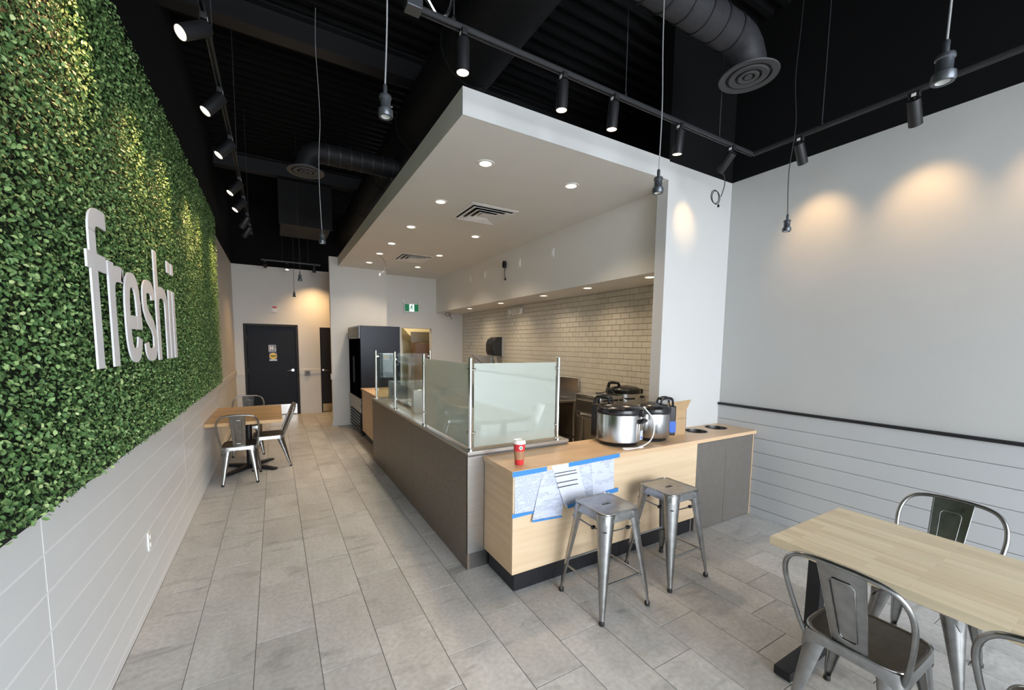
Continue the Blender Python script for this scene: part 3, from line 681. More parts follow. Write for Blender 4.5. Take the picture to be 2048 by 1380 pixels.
MB().tube(spline([(.66, YT, TZ_+.05), (.72, YT, TZ_+.09), (.80, YT+.02, TZ_+.04), (.87, YT+.02, TZ_+.13), (.88, YT+.02, TZ_+.5), (.9, YT+.02, ZT-.1)]), .011, 8).build('flex_conduit', 'steel', tr, w=True)
XLT = -.262
tl = rail('l', [(XLT, .6, TZ_), (XLT, 7.6, TZ_)], [(XLT, 1.4), (XLT, 3.1), (XLT, 4.9), (XLT, 6.8)], 'long black light track hung in front of the leafy wall')
tb = rail('b', [(-.20, 10.2, TZ_+.07), (.95, 10.2, TZ_+.07)], [(.2, 10.2), (.7, 10.2)], 'short black light track hung before the back wall')
def can(x, y, z, aim, label, group, power=20, lit=True, size=44, L_=.165, R_=.036, aimwall=None):
    """spot head hung from a track at (x,y,z); aim is a direction"""
    t = thing('track_spotlight', label, 'spotlight', (x, y, z), group=group)
    MB().box(-.016, .016, -.03, .03, -.028, .006).build('track_adapter', 'black_metal', t, bevel=.003)
    MB().box(-.017, .017, -.012, .012, -.026, -.006).build('adapter_label', 'cup_white', t, bevel=.001)
    MB().tube([(0, 0, -.028), (0, 0, -.055)], .008, 8).build('stem', 'black_metal', t)
    d = Vector(aim).normalized(); piv = Vector((0, 0, -.062)); back = piv-d*.02
    q = d.to_track_quat('-Z', 'Y')
    c_ = MB().lathe([(.001, 0), (R_*.93, 0), (R_, -.006), (R_, -L_), (R_*.92, -L_), (R_*.90, -L_+.008), (.001, -L_+.009)], n=28).build('lamp_can', 'black_metal', t); c_.location = back; c_.rotation_euler = q.to_euler()
    ln = MB().lathe([(.0005, -L_+.002), (R_*.89, -L_+.002)], n=24, cap=False).build('lens', 'lens' if lit else 'lens_off', t); ln.location = back; ln.rotation_euler = q.to_euler()
    if lit:
        p = Vector((x, y, z))+back+d*(L_+.006); spot(t, p, p+d, power, size, 1, rad=.03)
    return t
LX = [(2.72, .0), (3.42, .05), (4.13, .05), (5.08, .05), (5.68, .05), (6.40, .05), (6.93, .05)]
for k, (y, dy) in enumerate(LX):
    dirn = (-.62, -.42, -.62) if k == 0 else (-.52, -.20, -.72) if k < 5 else (-.45, .30, -.70)
    can(XLT, y, TZ_, dirn, ('nearest' if k == 0 else 'farthest' if k == 6 else ORD[k])+' lit spotlight on the track along the leafy wall', 'spotlights along the leafy wall', 52, True, 74)
FX = [(.932, (0, .02, -1), 1), (1.604, (0, .05, -1), 1), (2.034, (0, .08, -1), 1), (2.71, (.05, .12, -1), 1), (3.374, (.10, .52, -.42), 1)]
for k, (x, d, lit) in enumerate(FX):
    can(x, YT, TZ_, d, ('leftmost' if k == 0 else ORD[k]+' from the left') + ' hanging spotlight on the track before the soffit' if k < 4 else 'tilted spotlight near the track corner, aimed at the white column', 'spotlights before the soffit', 12 if k < 4 else 13, True, 70 if k < 4 else 48)
for k, (y, lb) in enumerate(((1.768, 'black spotlight by the track corner washing the right wall'), (1.10, 'black spotlight mid-track washing the right wall'), (.45, 'black spotlight washing the right wall nearest the storefront'))):
    can(XT, y, TZ_, (.66, .06, -.75), lb, 'spotlights along the right wall', 20, True, 72)
for k, (x, lb) in enumerate(((-.13, 'unlit spotlight at the left of the short back track'), (.29, 'lit spotlight in the middle of the short back track'), (.82, 'spotlight at the right of the short back track by the partition'))):
    can(x, 10.2, TZ_+.07, ((0, .8, -.6), (-.1, -.3, -.9), (.0, .26, -.95))[k], lb, 'spotlights before the back wall', 110, k > 0, 105, .12)
t = thing('loose_cable', 'coiled thin black cable hanging from the tilted corner spotlight', 'cable', (3.33, YT, 3.19))
MB().tube(spline([(0, .06, 0), (.06, .06, -.03), (.10, .08, -.09), (.09, .10, -.18)]), .004, 6).build('lead', 'cord_black', t)
for k in range(2): MB().tube([(.02+.055*math.cos(a), .10+.01*k, -.20+.055*math.sin(a)+.01*k) for a in np.linspace(0, 2*PI, 20)], .0035, 6).build('loop', 'cord_black', t)
MB().lathe([(.004, 0), (.009, .005), (.009, .02), (.004, .025)], (.06, .10, -.275), 8).build('plug', 'plastic_black', t)

# pendants: bare lamp holders on long cords
def pendant(x, y, z, label, tone='cord_grey', tilt=0):
    t = thing('pendant_socket', label, 'pendant lamp', (x, y, z), group='bare pendant lamp holders')
    wob = [(0, 0, .125)]+[(random.uniform(-.012, .012), random.uniform(-.012, .012), .125+(ZT-z-.17)*k/6) for k in range(1, 6)]+[(0, 0, ZT-z-.02)]
    MB().tube(spline(wob, 5), .0035, 6).build('cord', tone, t)
    MB().lathe([(.006, .135), (.009, .13), (.009, .092), (.017, .088)], n=16).build('strain_relief', 'socket_metal', t)
    MB().lathe([(.014, .092), (.024, .088), (.026, .082), (.026, .076), (.022, .072), (.022, .034), (.025, .030)], n=24).build('holder', 'socket_metal', t)
    MB().lathe([(.025, .032), (.031, .028), (.032, .010), (.029, .0), (.021, .0), (.020, .014)], n=24, cap=False).build('threaded_ring', 'socket_metal', t)
    MB().lathe([(.0195, .002), (.0185, .02), (.001, .022)], n=20, cap=False).build('ceramic_insert', 'plastic_white', t)
    MB().tube([(.024, 0, .05), (.030, 0, .05)], .004, 8).build('switch_key', 'socket_metal', t)
    t.rotation_euler = (0, tilt, 0); return t
pendant(.452, 1.875, 2.685, 'bare pendant lamp holder hanging nearest over the aisle')
pendant(.440, 4.467, 2.683, 'bare pendant lamp holder hanging halfway along the aisle')
pendant(.372, 7.16, 2.66, 'bare pendant lamp holder hanging high before the back wall', 'cord_black')
pendant(.385, 9.75, 2.665, 'small bare pendant lamp holder hanging lowest before the back wall', 'cord_black')
pendant(1.989, 1.698, 2.602, 'bare pendant lamp holder in front of the white column')
pendant(3.62, 1.785, 2.64, 'bare pendant lamp holder against the right wall below the track corner', 'cord_black')
pendant(1.99, .525, 2.60, 'bare pendant lamp holder hanging at the upper right over the near table')

# ================================================================== COUNTERS
# service counter with brown panels
sc = thing('service_counter', 'long brown-panelled service counter with a grey top along the aisle', 'counter', (1.2, 2.65, 0))
ys = [2.655, 4.05, 5.30, 6.02]
for a, b in zip(ys, ys[1:]): MB().box(1.2, 1.222, a+.0015, b-.0015, 0, .885).build('side_panel', 'brown_laminate', sc, w=True, bevel=.001)
MB().box(1.222, 2.12, 2.67, 6.0, 0, .885).build('carcass', 'cab_grey', sc, w=True, smooth=0)
MB().box(1.199, 2.135, 2.646, 6.03, .887, .912).build('counter_top', 'brushed', sc, w=True, bevel=.002)
MB().box(1.2, 2.125, 2.648, 2.67, .132, .872).build('end_panel', 'brushed', sc, w=True, bevel=.001)
MB().box(1.224, 2.125, 2.664, 2.67, 0, .13).build('kick_panel', 'steel_dark', sc, w=True, smooth=0)
# glass guard
sg = thing('sneeze_guard', 'glass sneeze guard with steel posts standing on the service counter', 'glass guard', (1.24, 2.7, .912))
GX, GY0, GY1, GX2 = 1.242, 2.70, 5.93, 2.05
posts = [(GX, GY0), (GX, 3.78), (GX, 4.87), (GX, GY1), (GX2, GY0), (GX2, GY1)]
for x, y in posts:
    MB().lathe([(.024, 0), (.024, .008), (.0155, .014), (.0155, .690), (.012, .694), (.001, .695)], (x, y, .912), 16).build('post', 'chrome', sg, w=True)
def clamp(x, y, z, dx, dy):
    MB().tube([(x, y, z), (x+dx*.040, y+dy*.040, z)], .011, 10).build('clamp', 'chrome', sg, w=True)
for x, y in posts:
    for z in (1.04, 1.515):
        if x == GX and y > GY0: clamp(x, y, z, 0, -1)
        if x == GX and y < GY1: clamp(x, y, z, 0, 1)
        if y in (GY0, GY1): clamp(x, y, z, 1 if x == GX else -1, 0)
for a, b, m_, lb in ((GY0, 3.78, 'glass_frost', 'frosted pane'), (3.78, 4.87, 'glass_clear', None), (4.87, GY1, 'glass_clear', None)):
    o = MB().box(GX-.004, GX+.004, a+.025, b-.025, .93, 1.562).build('glass_pane', m_, sg, w=True, bevel=.001)
    if lb: o['label'] = lb
o = MB().box(GX+.028, GX2-.028, GY0-.004, GY0+.004, .93, 1.562).build('glass_pane', 'glass_frost', sg, w=True, bevel=.001); o['label'] = 'frosted pane'
MB().box(GX+.028, GX2-.028, GY1-.004, GY1+.004, .93, 1.562).build('glass_pane', 'glass_clear', sg, w=True, bevel=.001)
# cold case behind the glass
t = thing('prep_case', 'steel cold prep case with a glass top shelf behind the sneeze guard', 'display case', (1.6, 5.0, .912))
MB().box(1.34, 1.95, 4.45, 4.53, .912, 1.18).build('end_wall', 'steel', t, w=True, bevel=.004)
MB().box(1.34, 1.95, 5.55, 5.63, .912, 1.18).build('end_wall', 'steel', t, w=True, bevel=.004)
MB().box(1.34, 1.90, 4.42, 5.66, 1.182, 1.192).build('glass_shelf', 'glass_clear', t, w=True, bevel=.001)
MB().box(1.88, 1.95, 4.53, 5.55, .912, 1.10).build('rear_wall', 'steel_dark', t, w=True, bevel=.003)
for k in range(4): MB().box(1.40, 1.84, 4.58+.24*k, 4.78+.24*k, .912, .95).build('food_pan', 'steel_dark', t, w=True, bevel=.006)

# maple cabinet and fridge
t = thing('maple_cabinet', 'low maple cabinet between the brown counter and the black fridge', 'cabinet', (1.66, 6.75, 0))
MB().box(1.335, 2.02, 6.06, 7.52, .12, .87).build('carcass', 'maple_end', t, w=True, bevel=.002)
MB().box(1.32, 1.335, 6.07, 6.78, .13, .865).build('door', 'maple_end', t, w=True, bevel=.002); MB().box(1.32, 1.335, 6.785, 7.51, .13, .865).build('door', 'maple_end', t, w=True, bevel=.002)
MB().box(1.305, 2.03, 6.05, 7.53, .87, .90).build('top', 'maple', t, w=True, bevel=.002); MB().box(1.375, 2.0, 6.08, 7.5, 0, .12).build('toe_kick', 'toe_black', t, w=True, smooth=0)
t = thing('display_fridge', 'tall black drinks fridge with a picture header and floor grille', 'fridge', (1.68, 8.2, 0))
MB().box(1.325, 2.04, 7.60, 8.80, .03, 2.02).build('cabinet', 'fridge_black', t, w=True, bevel=.006)
MB().box(1.30, 1.325, 7.60, 8.80, 1.79, 2.02).build('header', 'plastic_black', t, w=True, bevel=.003)
MB().box(1.296, 1.30, 7.63, 8.77, 1.81, 2.0).build('header_picture', 'header_art', t, w=True, smooth=0)
for a, b in ((7.62, 8.195), (8.205, 8.78)):
    o = MB().box(1.312, 1.325, a, b, .70, 1.785).build('door', 'glass_dark', t, w=True, bevel=.002)
    MB().box(-.02, 0, -.01, .01, -.25, .25).build('handle', 'plastic_black', o).location = (-.37+.012, (7.66+.5 if a < 8 else 8.26)-8.2, 1.2)
MB().box(1.300, 1.325, 7.60, 8.80, .44, .69).build('picture_panel', 'produce_art', t, w=True, bevel=.002)
for k in range(6): MB().box(1.302, 1.325, 7.62, 8.78, .06+.06*k, .095+.06*k).build('grille_slat', 'plastic_black', t, w=True, bevel=.003)
for x in (1.36, 1.98):
    for y in (7.66, 8.74): MB().lathe([(.025, 0), (.025, .03)], (x, y, 0), 10).build('foot', 'rubber', t, w=True)

# wood front counter
fc = thing('front_counter', 'maple front counter with a black toe kick beside the stools', 'counter', (2.3, 2.45, 0))
TOP = .870
HX = [(3.60, 2.478, .105), (3.945, 2.492, .105)]
# top with two round drop holes
bm = bmesh.new()
outer = [(1.322, 2.214), (4.192, 2.214), (4.192, 2.633), (3.222, 2.633), (3.222, 2.69), (2.137, 2.69), (2.137, 2.644), (1.322, 2.644)]
vo = [bm.verts.new((x, y, 0)) for x, y in outer]; ed = [bm.edges.new((vo[i], vo[(i+1) % len(vo)])) for i in range(len(vo))]
for hx, hy, hr in HX:
    vh = [bm.verts.new((hx+hr*math.cos(2*PI*i/28), hy+hr*math.sin(2*PI*i/28), 0)) for i in range(28)]; ed += [bm.edges.new((vh[i], vh[(i+1) % 28])) for i in range(28)]
bmesh.ops.triangle_fill(bm, edges=ed, use_beauty=True)
ex = bmesh.ops.extrude_face_region(bm, geom=bm.faces[:]); bmesh.ops.translate(bm, verts=[v for v in ex['geom'] if isinstance(v, bmesh.types.BMVert)], vec=(0, 0, .032))
bmesh.ops.recalc_face_normals(bm, faces=bm.faces)
me = bpy.data.meshes.new('counter_top'); bm.to_mesh(me); bm.free(); me.materials.append(MATS['maple'])
o = bpy.data.objects.new('counter_top', me); C.objects.link(o); o.parent = fc; o.location = Vector((0, 0, TOP-.032))-Vector(fc.location)
for hx, hy, hr in HX:
    MB().lathe([(hr+.003, .001), (hr+.002, .003), (hr-.003, .002), (hr-.004, -.05), (hr-.006, -.26)], (hx, hy, TOP), 32, cap=False).build('drop_ring', 'steel_dark', fc, w=True)
    MB().lathe([(.001, -.24), (hr-.01, -.24)], (hx, hy, TOP), 24, cap=False).build('bin_floor', 'toe_black', fc, w=True)
MB().box(1.334, 3.262, 2.222, 2.242, .148, TOP-.032).build('front_panel', 'maple_front', fc, w=True, bevel=.001)
MB().box(1.334, 1.354, 2.242, 2.644, .148, TOP-.032).build('side_panel', 'maple_end', fc, w=True, bevel=.001)
MB().box(1.40, 3.262, 2.60, 2.63, .148, TOP-.032).build('rear_panel', 'maple_front', fc, w=True, smooth=0)
MB().box(1.375, 3.262, 2.262, 2.28, 0, .146).box(1.375, 1.393, 2.28, 2.64, 0, .146).build('toe_kick', 'toe_black', fc, w=True, smooth=0)
# grey bin cabinet
bc = thing('bin_cabinet', 'grey two-door waste bin cabinet at the right end of the front counter', 'cabinet', (3.72, 2.45, 0))
MB().box(3.266, 3.285, 2.26, 2.62, 0, TOP-.034).build('side_panel', 'cab_grey', bc, w=True, bevel=.001)
MB().box(4.178, 4.188, 2.235, 2.62, .0, TOP-.034).build('side_panel', 'maple_end', bc, w=True, bevel=.001)
for a, b in ((3.287, 3.726), (3.730, 4.172)): MB().box(a, b, 2.236, 2.258, .008, TOP-.044).build('door', 'cab_grey', bc, w=True, bevel=.002)
MB().box(3.287, 4.176, 2.262, 2.28, 0, TOP-.036).build('carcass_front', 'toe_black', bc, w=True, smooth=0)

# papers and tape on the counter front
def sheet(name, corners, m, label, curl=.012, group='printed sheets taped to the counter', y0=2.2195, fold=None, cat='paper'):
    """corners: TL, TR, BR, BL in (x, z); the sheet bows away from the panel towards its foot"""
    tl_, tr_, br_, bl_ = [Vector(c) for c in corners]; nx, nz = 5, 8; vs, fs = [], []
    cx = sum(c[0] for c in corners)/4; cz = sum(c[1] for c in corners)/4
    for side in (0, 1):
        for j in range(nz+1):
            v = j/nz; a = tl_.lerp(bl_, v); b = tr_.lerp(br_, v)
            for i in range(nx+1):
                u = i/nx; p = a.lerp(b, u); yy_ = -curl*(v**2)*(.6+.4*math.sin(3*u+cx*9))-side*.0006
                vs.append((p.x-cx, yy_, p.y-cz))
    n = (nx+1)*(nz+1)
    for s in (0, 1):
        for j in range(nz):
            for i in range(nx):
                q = [s*n+j*(nx+1)+i, s*n+j*(nx+1)+i+1, s*n+(j+1)*(nx+1)+i+1, s*n+(j+1)*(nx+1)+i]; fs.append(tuple(q))
    ringi = [i for i in range(nx+1)]+[j*(nx+1)+nx for j in range(1, nz+1)]+[nz*(nx+1)+i for i in range(nx-1, -1, -1)]+[j*(nx+1) for j in range(nz-1, 0, -1)]
    for a, b in zip(ringi, ringi[1:]+ringi[:1]): fs.append((a, b, b+n, a+n))
    o = MB().add(vs, fs).build(name, m, None, smooth=60); o.location = (cx, y0, cz)
    return tag(o, label, cat, group)
sheet('paper_sheet', [(1.345, .842), (1.60, .842), (1.60, .565), (1.345, .572)], 'print_0', 'leftmost printed sheet under the left strip of blue tape', .004)
sheet('paper_sheet', [(1.575, .845), (1.80, .845), (1.735, .485), (1.475, .505)], 'print_1', 'drooping printed sheet hanging lowest behind the folded one', .018, y0=2.2175)
sheet('paper_sheet', [(1.79, .835), (2.02, .845), (2.03, .575), (1.79, .57)], 'print_2', 'printed sheet right of the folded white one', .006, y0=2.219)
sheet('paper_sheet', [(2.00, .842), (2.236, .848), (2.240, .588), (2.028, .580)], 'print_3', 'rightmost printed sheet above the nearer stool', .008, y0=2.217)
fo_ = sheet('folded_sheet', [(1.640, .866), (1.872, .862), (1.948, .585), (1.760, .545)], 'paper_plain', 'folded white sheet with bold black lines hanging slanted in front', .035, y0=2.214)
for k, (dz, x0, x1) in enumerate(((-.058, 1.665, 1.858), (-.080, 1.668, 1.865), (-.128, 1.684, 1.868), (-.160, 1.692, 1.872))):
    v = -dz/.3; yy_ = 2.214-.035*v*v-.003
    MB().box(x0-fo_.location.x, x1-fo_.location.x, yy_-2.214-.001, yy_-2.214, .862+dz-fo_.location.z, .867+dz-fo_.location.z).build('printed_line', 'black_text', fo_, smooth=0)
def tape(corners, label, y0=2.2125): return sheet('tape_strip', corners, 'tape_blue', label, .001, 'blue masking tape strips', y0, cat='tape')
tape([(1.324, .868), (1.600, .866), (1.600, .836), (1.324, .832)], 'left strip of blue tape along the counter edge')
tape([(1.79, .868), (2.292, .874), (2.288, .842), (1.79, .836)], 'long right strip of blue tape along the counter edge')
tape([(1.324, .580), (1.585, .566), (1.575, .556), (1.324, .552)], 'blue tape across the foot of the leftmost sheet')
tape([(1.755, .575), (1.86, .585), (1.86, .556), (1.765, .548)], 'short blue tape under the folded sheet', 2.176)
tape([(2.15, .600), (2.282, .604), (2.278, .572), (2.15, .566)], 'blue tape at the foot of the rightmost sheet', 2.2055)
tape([(1.478, .513), (1.734, .494), (1.730, .484), (1.474, .499)], 'blue tape along the foot of the drooping sheet', 2.197)

# paper cup
t = thing('coffee_cup', 'red and brown paper coffee cup with a white lid', 'cup', (1.455, 2.345, TOP))
MB().lathe([(.030, 0), (.0305, .003), (.0335, .038)], n=28).build('red_base', 'cup_red', t)
MB().lathe([(.0335, .038), (.0385, .098)], n=28).build('kraft_band', 'cup_kraft', t)
MB().lathe([(.0385, .098), (.0425, .150)], n=28).build('red_top', 'cup_red', t)
MB().lathe([(.0440, .148), (.0455, .151), (.0455, .158), (.042, .160), (.040, .172), (.037, .174), (.035, .168), (.001, .168)], n=28).build('lid', 'cup_white', t)
o = MB().lathe([(.001, 0), (.013, 0), (.013, .002)], n=18).build('emblem', 'cup_white', t); o.location = (-.012, -.0405, .125); o.rotation_euler = (PI/2-.08, 0, -.28)
MB().lathe([(.001, .002), (.007, .002), (.007, .003)], n=14).build('emblem_mark', 'exit_green', o)

# rice cookers
def cooker(loc, rz, R, Hb, label, oval=1.0, sticker='label_blue', back=False):
    t = thing('rice_cooker', label, 'rice cooker', loc, rz, group='large rice cookers')
    MB().lathe([(R*.80, 0), (R*.84, .004), (R*.86, .022), (R*.96, .034)], n=40, sx=oval).build('base_ring', 'plastic_black', t)
    MB().lathe([(R*.96, .034), (R, .042), (R, Hb), (R*.99, Hb+.004)], n=44, sx=oval).build('steel_body', 'steel', t)
    MB().lathe([(R*1.02, Hb), (R*1.035, Hb+.010), (R*1.03, Hb+.042), (R*.98, Hb+.055), (R*.80, Hb+.072), (R*.45, Hb+.084), (.001, Hb+.086)], n=44, sx=oval).build('lid', 'plastic_black', t)
    MB().lathe([(.001, Hb+.0865), (.03, Hb+.088), (.03, Hb+.080)], n=16).build('steam_vent', 'plastic_black', t)
    # lid handle over the hinge side
    hx = -R*.98
    for yy_ in (-.035, .035): MB().tube(spline([(hx*.42, yy_, Hb+.068), (hx*.50, yy_, Hb+.112), (hx*.80, yy_, Hb+.128), (hx*1.10, yy_, Hb+.118), (hx*1.18, yy_, Hb+.05)], 5), .010, 8).build('handle_arm', 'plastic_black', t)
    MB().rbox(hx*1.12, hx*.46, -.04, .04, Hb+.108, Hb+.130, .012).build('lid_handle', 'plastic_black', t)
    MB().box(hx*oval-.05, hx*oval+.02, -.06, .06, .035, Hb+.06).build('hinge_column', 'plastic_black', t, bevel=.012)
    # front latch, handle and control panel
    fx = R*oval
    MB().box(fx-.02, fx+.032, -.03, .03, Hb-.012, Hb+.05).build('latch', 'plastic_black', t, bevel=.008)
    MB().box(fx-.008, fx+.045, -.052, .052, Hb-.062, Hb-.035).build('front_handle', 'plastic_black', t, bevel=.010)
    p = MB().box(fx-.012, fx+.010, -.045, .045, .045, Hb-.065).build('control_panel', 'steel', t, bevel=.006)
    MB().box(fx+.010, fx+.012, -.026, .026, .06, .135).build('panel_sticker', 'paper_plain', p, smooth=0)
    MB().box(fx+.010, fx+.015, -.012, .012, .068, .086).build('switch', 'label_blue' if sticker == 'label_blue' else 'plastic_black', p, bevel=.002)
    for s in ((-1, 1) if back else ()): MB().tube(spline([(-.05, s*(R-.004), Hb-.05), (-.045, s*(R+.035), Hb-.05), (.045, s*(R+.035), Hb-.05), (.05, s*(R-.004), Hb-.05)], 5), .010, 8).build('side_handle', 'plastic_black', t)
    return t
# first cooker faces the camera side
cooker((2.54, 2.478, TOP), -1.21, .185, .265, 'front rice cooker with a pale cord, nearest on the counter', 1.02)
c2 = cooker((2.925, 2.462, TOP), 2.75, .160, .245, 'taller-handled rice cooker between the front one and the cardboard box', 1.0)
MB().box(-.205, -.135, .060, .0615, .065, .165).build('blue_label', 'label_blue', c2, smooth=0)
t = thing('power_cord', 'pale grey power cord looping down the front rice cooker', 'cord', (2.66, 2.30, TOP))
MB().tube(spline([(2.70, 2.36, 1.19), (2.745, 2.30, 1.10), (2.755, 2.285, 1.00), (2.70, 2.27, .92), (2.58, 2.255, .885), (2.48, 2.250, .880), (2.42, 2.262, .878), (2.40, 2.285, .878), (2.42, 2.300, .877), (2.45, 2.285, .877), (2.52, 2.262, .877), (2.56, 2.262, .877)], 7), .0055, 8).build('flex', 'plastic_white', t, w=True)
MB().box(2.555, 2.60, 2.252, 2.274, .870, .890).build('plug', 'plastic_white', t, bevel=.005, w=True)
t = thing('cardboard_box', 'open brown cardboard box behind the rice cookers beside the column', 'box', (3.20, 2.52, TOP))
bx0, bx1, by0, by1, bh = 3.085, 3.385, 2.44, 2.615, .31
for q in ((bx0, bx1, by0, by0+.004), (bx0, bx1, by1-.004, by1), (bx0, bx0+.004, by0, by1), (bx1-.004, bx1, by0, by1)): MB().box(*q, TOP, TOP+.235).build('side', 'cardboard', t, w=True, smooth=0)
MB().loft([[(bx0, by0, TOP+.235), (bx1, by0, TOP+.235), (bx1, by0+.004, TOP+.235), (bx0, by0+.004, TOP+.235)], [(bx0-.01, by0-.025, TOP+.32), (bx1+.02, by0-.03, TOP+.335), (bx1+.02, by0-.026, TOP+.335), (bx0-.01, by0-.021, TOP+.32)]]).build('flap', 'cardboard', t, w=True, smooth=0)
MB().box(bx0, bx1, by0-.001, by0, TOP+.155, TOP+.158).build('crease', 'cabinet_brown', t, w=True, smooth=0)
MB().box(bx0+.004, bx1-.004, by0+.004, by1-.004, TOP, TOP+.01).build('bottom', 'cardboard', t, w=True, smooth=0)

# ================================================================== KITCHEN LINE
def steel_table(x0, x1, y0, y1, z, label, splash=None):
    t = thing('steel_table', label, 'work table', ((x0+x1)/2, (y0+y1)/2, 0))
    MB().box(x0, x1, y0, y1, z-.04, z).build('top', 'steel', t, w=True, bevel=.006)
    for x in (x0+.05, x1-.05):
        for y in (y0+.05, y1-.05):
            MB().tube([(x, y, .02), (x, y, z-.04)], .020, 12).build('leg', 'steel', t, w=True); MB().lathe([(.012, 0), (.016, .02)], (x, y, 0), 10).build('foot', 'steel_dark', t, w=True)
    MB().box(x0+.03, x1-.03, y0+.03, y1-.03, .27, .30).build('lower_shelf', 'steel_dark', t, w=True, bevel=.004)
    if splash: MB().box(x1-.025, x1, y0, y1, z, z+splash).build('backsplash', 'steel', t, w=True, bevel=.003)
    return t
steel_table(3.26, 4.04, 2.95, 3.90, .86, 'steel work table carrying the rear rice cooker and oven')
steel_table(3.30, 4.04, 4.78, 6.3, .88, 'steel work table with a raised backsplash farther along the tiled wall', .32)
cooker((3.80, 3.62, .86), -.52, .185, .262, 'rear rice cooker on the steel table against the tiles', back=True)
t = thing('toaster_oven', 'low steel toaster oven with a dark control strip on the steel table', 'oven', (3.50, 3.62, .86))
MB().box(-.30, .05, -.20, .235, .03, .26).build('case', 'steel', t, bevel=.006)
MB().box(-.305, -.30, -.17, .22, .05, .24).build('door', 'steel_dark', t, bevel=.003)
MB().box(-.26, -.02, -.206, -.20, .05, .22).build('control_panel', 'plastic_black', t, bevel=.002)
for k in range(3): MB().tube([(-.20+.07*k, -.206, .12), (-.20+.07*k, -.222, .12)], .016, 12).build('knob', 'steel', t)
for k in range(5): MB().box(.0+.01*k, .004+.01*k, -.203, -.20, .06, .22).build('louvre', 'black_metal', t, smooth=0)
MB().tube([(-.33, -.12, .20), (-.33, .17, .20)], .009, 8).build('handle', 'chrome', t)
MB().tube(spline([(-.1, .1, .262), (0, .05, .275), (.02, -.02, .32), (.03, -.08, .27), (.035, -.1, .265)]), .007, 6).build('cable', 'cord_black', t)
for x in (-.27, .02):
    for y in (-.17, .2): MB().lathe([(.014, 0), (.014, .03)], (x, y, 0), 8).build('foot', 'rubber', t)
t = thing('green_crate', 'dark green tray on the lower shelf under the steel table', 'tray', (3.55, 3.35, .302))
MB().box(-.24, .24, -.30, .30, 0, .012).build('tray_floor', 'tray_green', t, bevel=.004)
for q in ((-.24, .24, -.30, -.285), (-.24, .24, .285, .30), (-.24, -.225, -.30, .30), (.225, .24, -.30, .30)): MB().box(*q, .012, .12).build('tray_wall', 'tray_green', t, bevel=.003)
t = thing('hand_sink', 'steel hand sink with a sloped side splash on the tiled wall', 'sink', (3.85, 8.1, .85))
MB().box(3.60, 4.045, 7.66, 8.50, .78, .86).build('basin', 'steel', t, w=True, bevel=.01)
MB().prism([(7.60, 1.465), (8.55, 1.465), (7.70, 1.20), (7.60, 1.20)], 'x', 3.96, 4.0).build('side_splash', 'steel', t, w=True, smooth=0)
MB().loft([[(3.955, 8.55, 1.465), (4.045, 8.55, 1.465), (4.045, 8.55, 1.45), (3.955, 8.55, 1.45)], [(3.955, 7.60, 1.19), (4.045, 7.60, 1.19), (4.045, 7.60, 1.165), (3.955, 7.60, 1.165)]]).build('splash_lip', 'steel_dark', t, w=True, smooth=0)
MB().box(4.02, 4.045, 7.66, 8.50, .86, 1.46).build('back_splash', 'steel', t, w=True, bevel=.003)
MB().tube(spline([(3.98, 8.1, 1.0), (3.93, 8.1, 1.22), (3.85, 8.1, 1.24), (3.81, 8.1, 1.16)]), .012, 8).build('faucet', 'chrome', t, w=True)
t = thing('towel_dispenser', 'black paper towel dispenser mounted on the tiled wall', 'dispenser', (4.05, 7.38, 1.66))
prof = [(0, -.19), (-.20, -.17), (-.235, -.08), (-.235, .06), (-.20, .15), (-.12, .20), (0, .20)]
MB().prism([(a, b) for a, b in prof], 'y', -.17, .16).build('cover', 'plastic_black', t, bevel=.012)
MB().box(-.03, 0, -.18, -.165, -.195, .20).build('side_plate', 'locker_grey', t, bevel=.003); MB().box(-.22, -.08, -.1, .1, -.205, -.185).build('paper_slot', 'steel_dark', t, bevel=.003)

# ================================================================== STOOLS, CHAIRS, TABLES
def chan_leg(m, top, bot, rt, rb, dirv, n=9):
    """tapered pressed-steel leg with a rounded outer face and a central rib"""
    top, bot = Vector(top), Vector(bot); d = Vector((dirv[0], dirv[1], 0)).normalized(); s = Vector((-d.y, d.x, 0)); secs = []
    for v in (0, .12, .3, .5, .7, .88, .95, 1):
        c = top.lerp(bot, v); r = rt+(rb-rt)*(v**.8)
        if v > .9: r = rb*1.0
        q = []
        for i in range(n):
            a = -PI*.56+PI*1.12*i/(n-1); rr = r*(1+(.10 if i == n//2 and .3 < v < .9 else 0))
            q.append(tuple(c+d*(rr*math.cos(a)*.8)+s*(rr*math.sin(a))))
        for i in range(n-1, -1, -1):
            a = -PI*.56+PI*1.12*i/(n-1); rr = r*.80
            q.append(tuple(c+d*(rr*math.cos(a)*.8-.001)+s*(rr*math.sin(a))))
        secs.append(q)
    m.loft(secs)
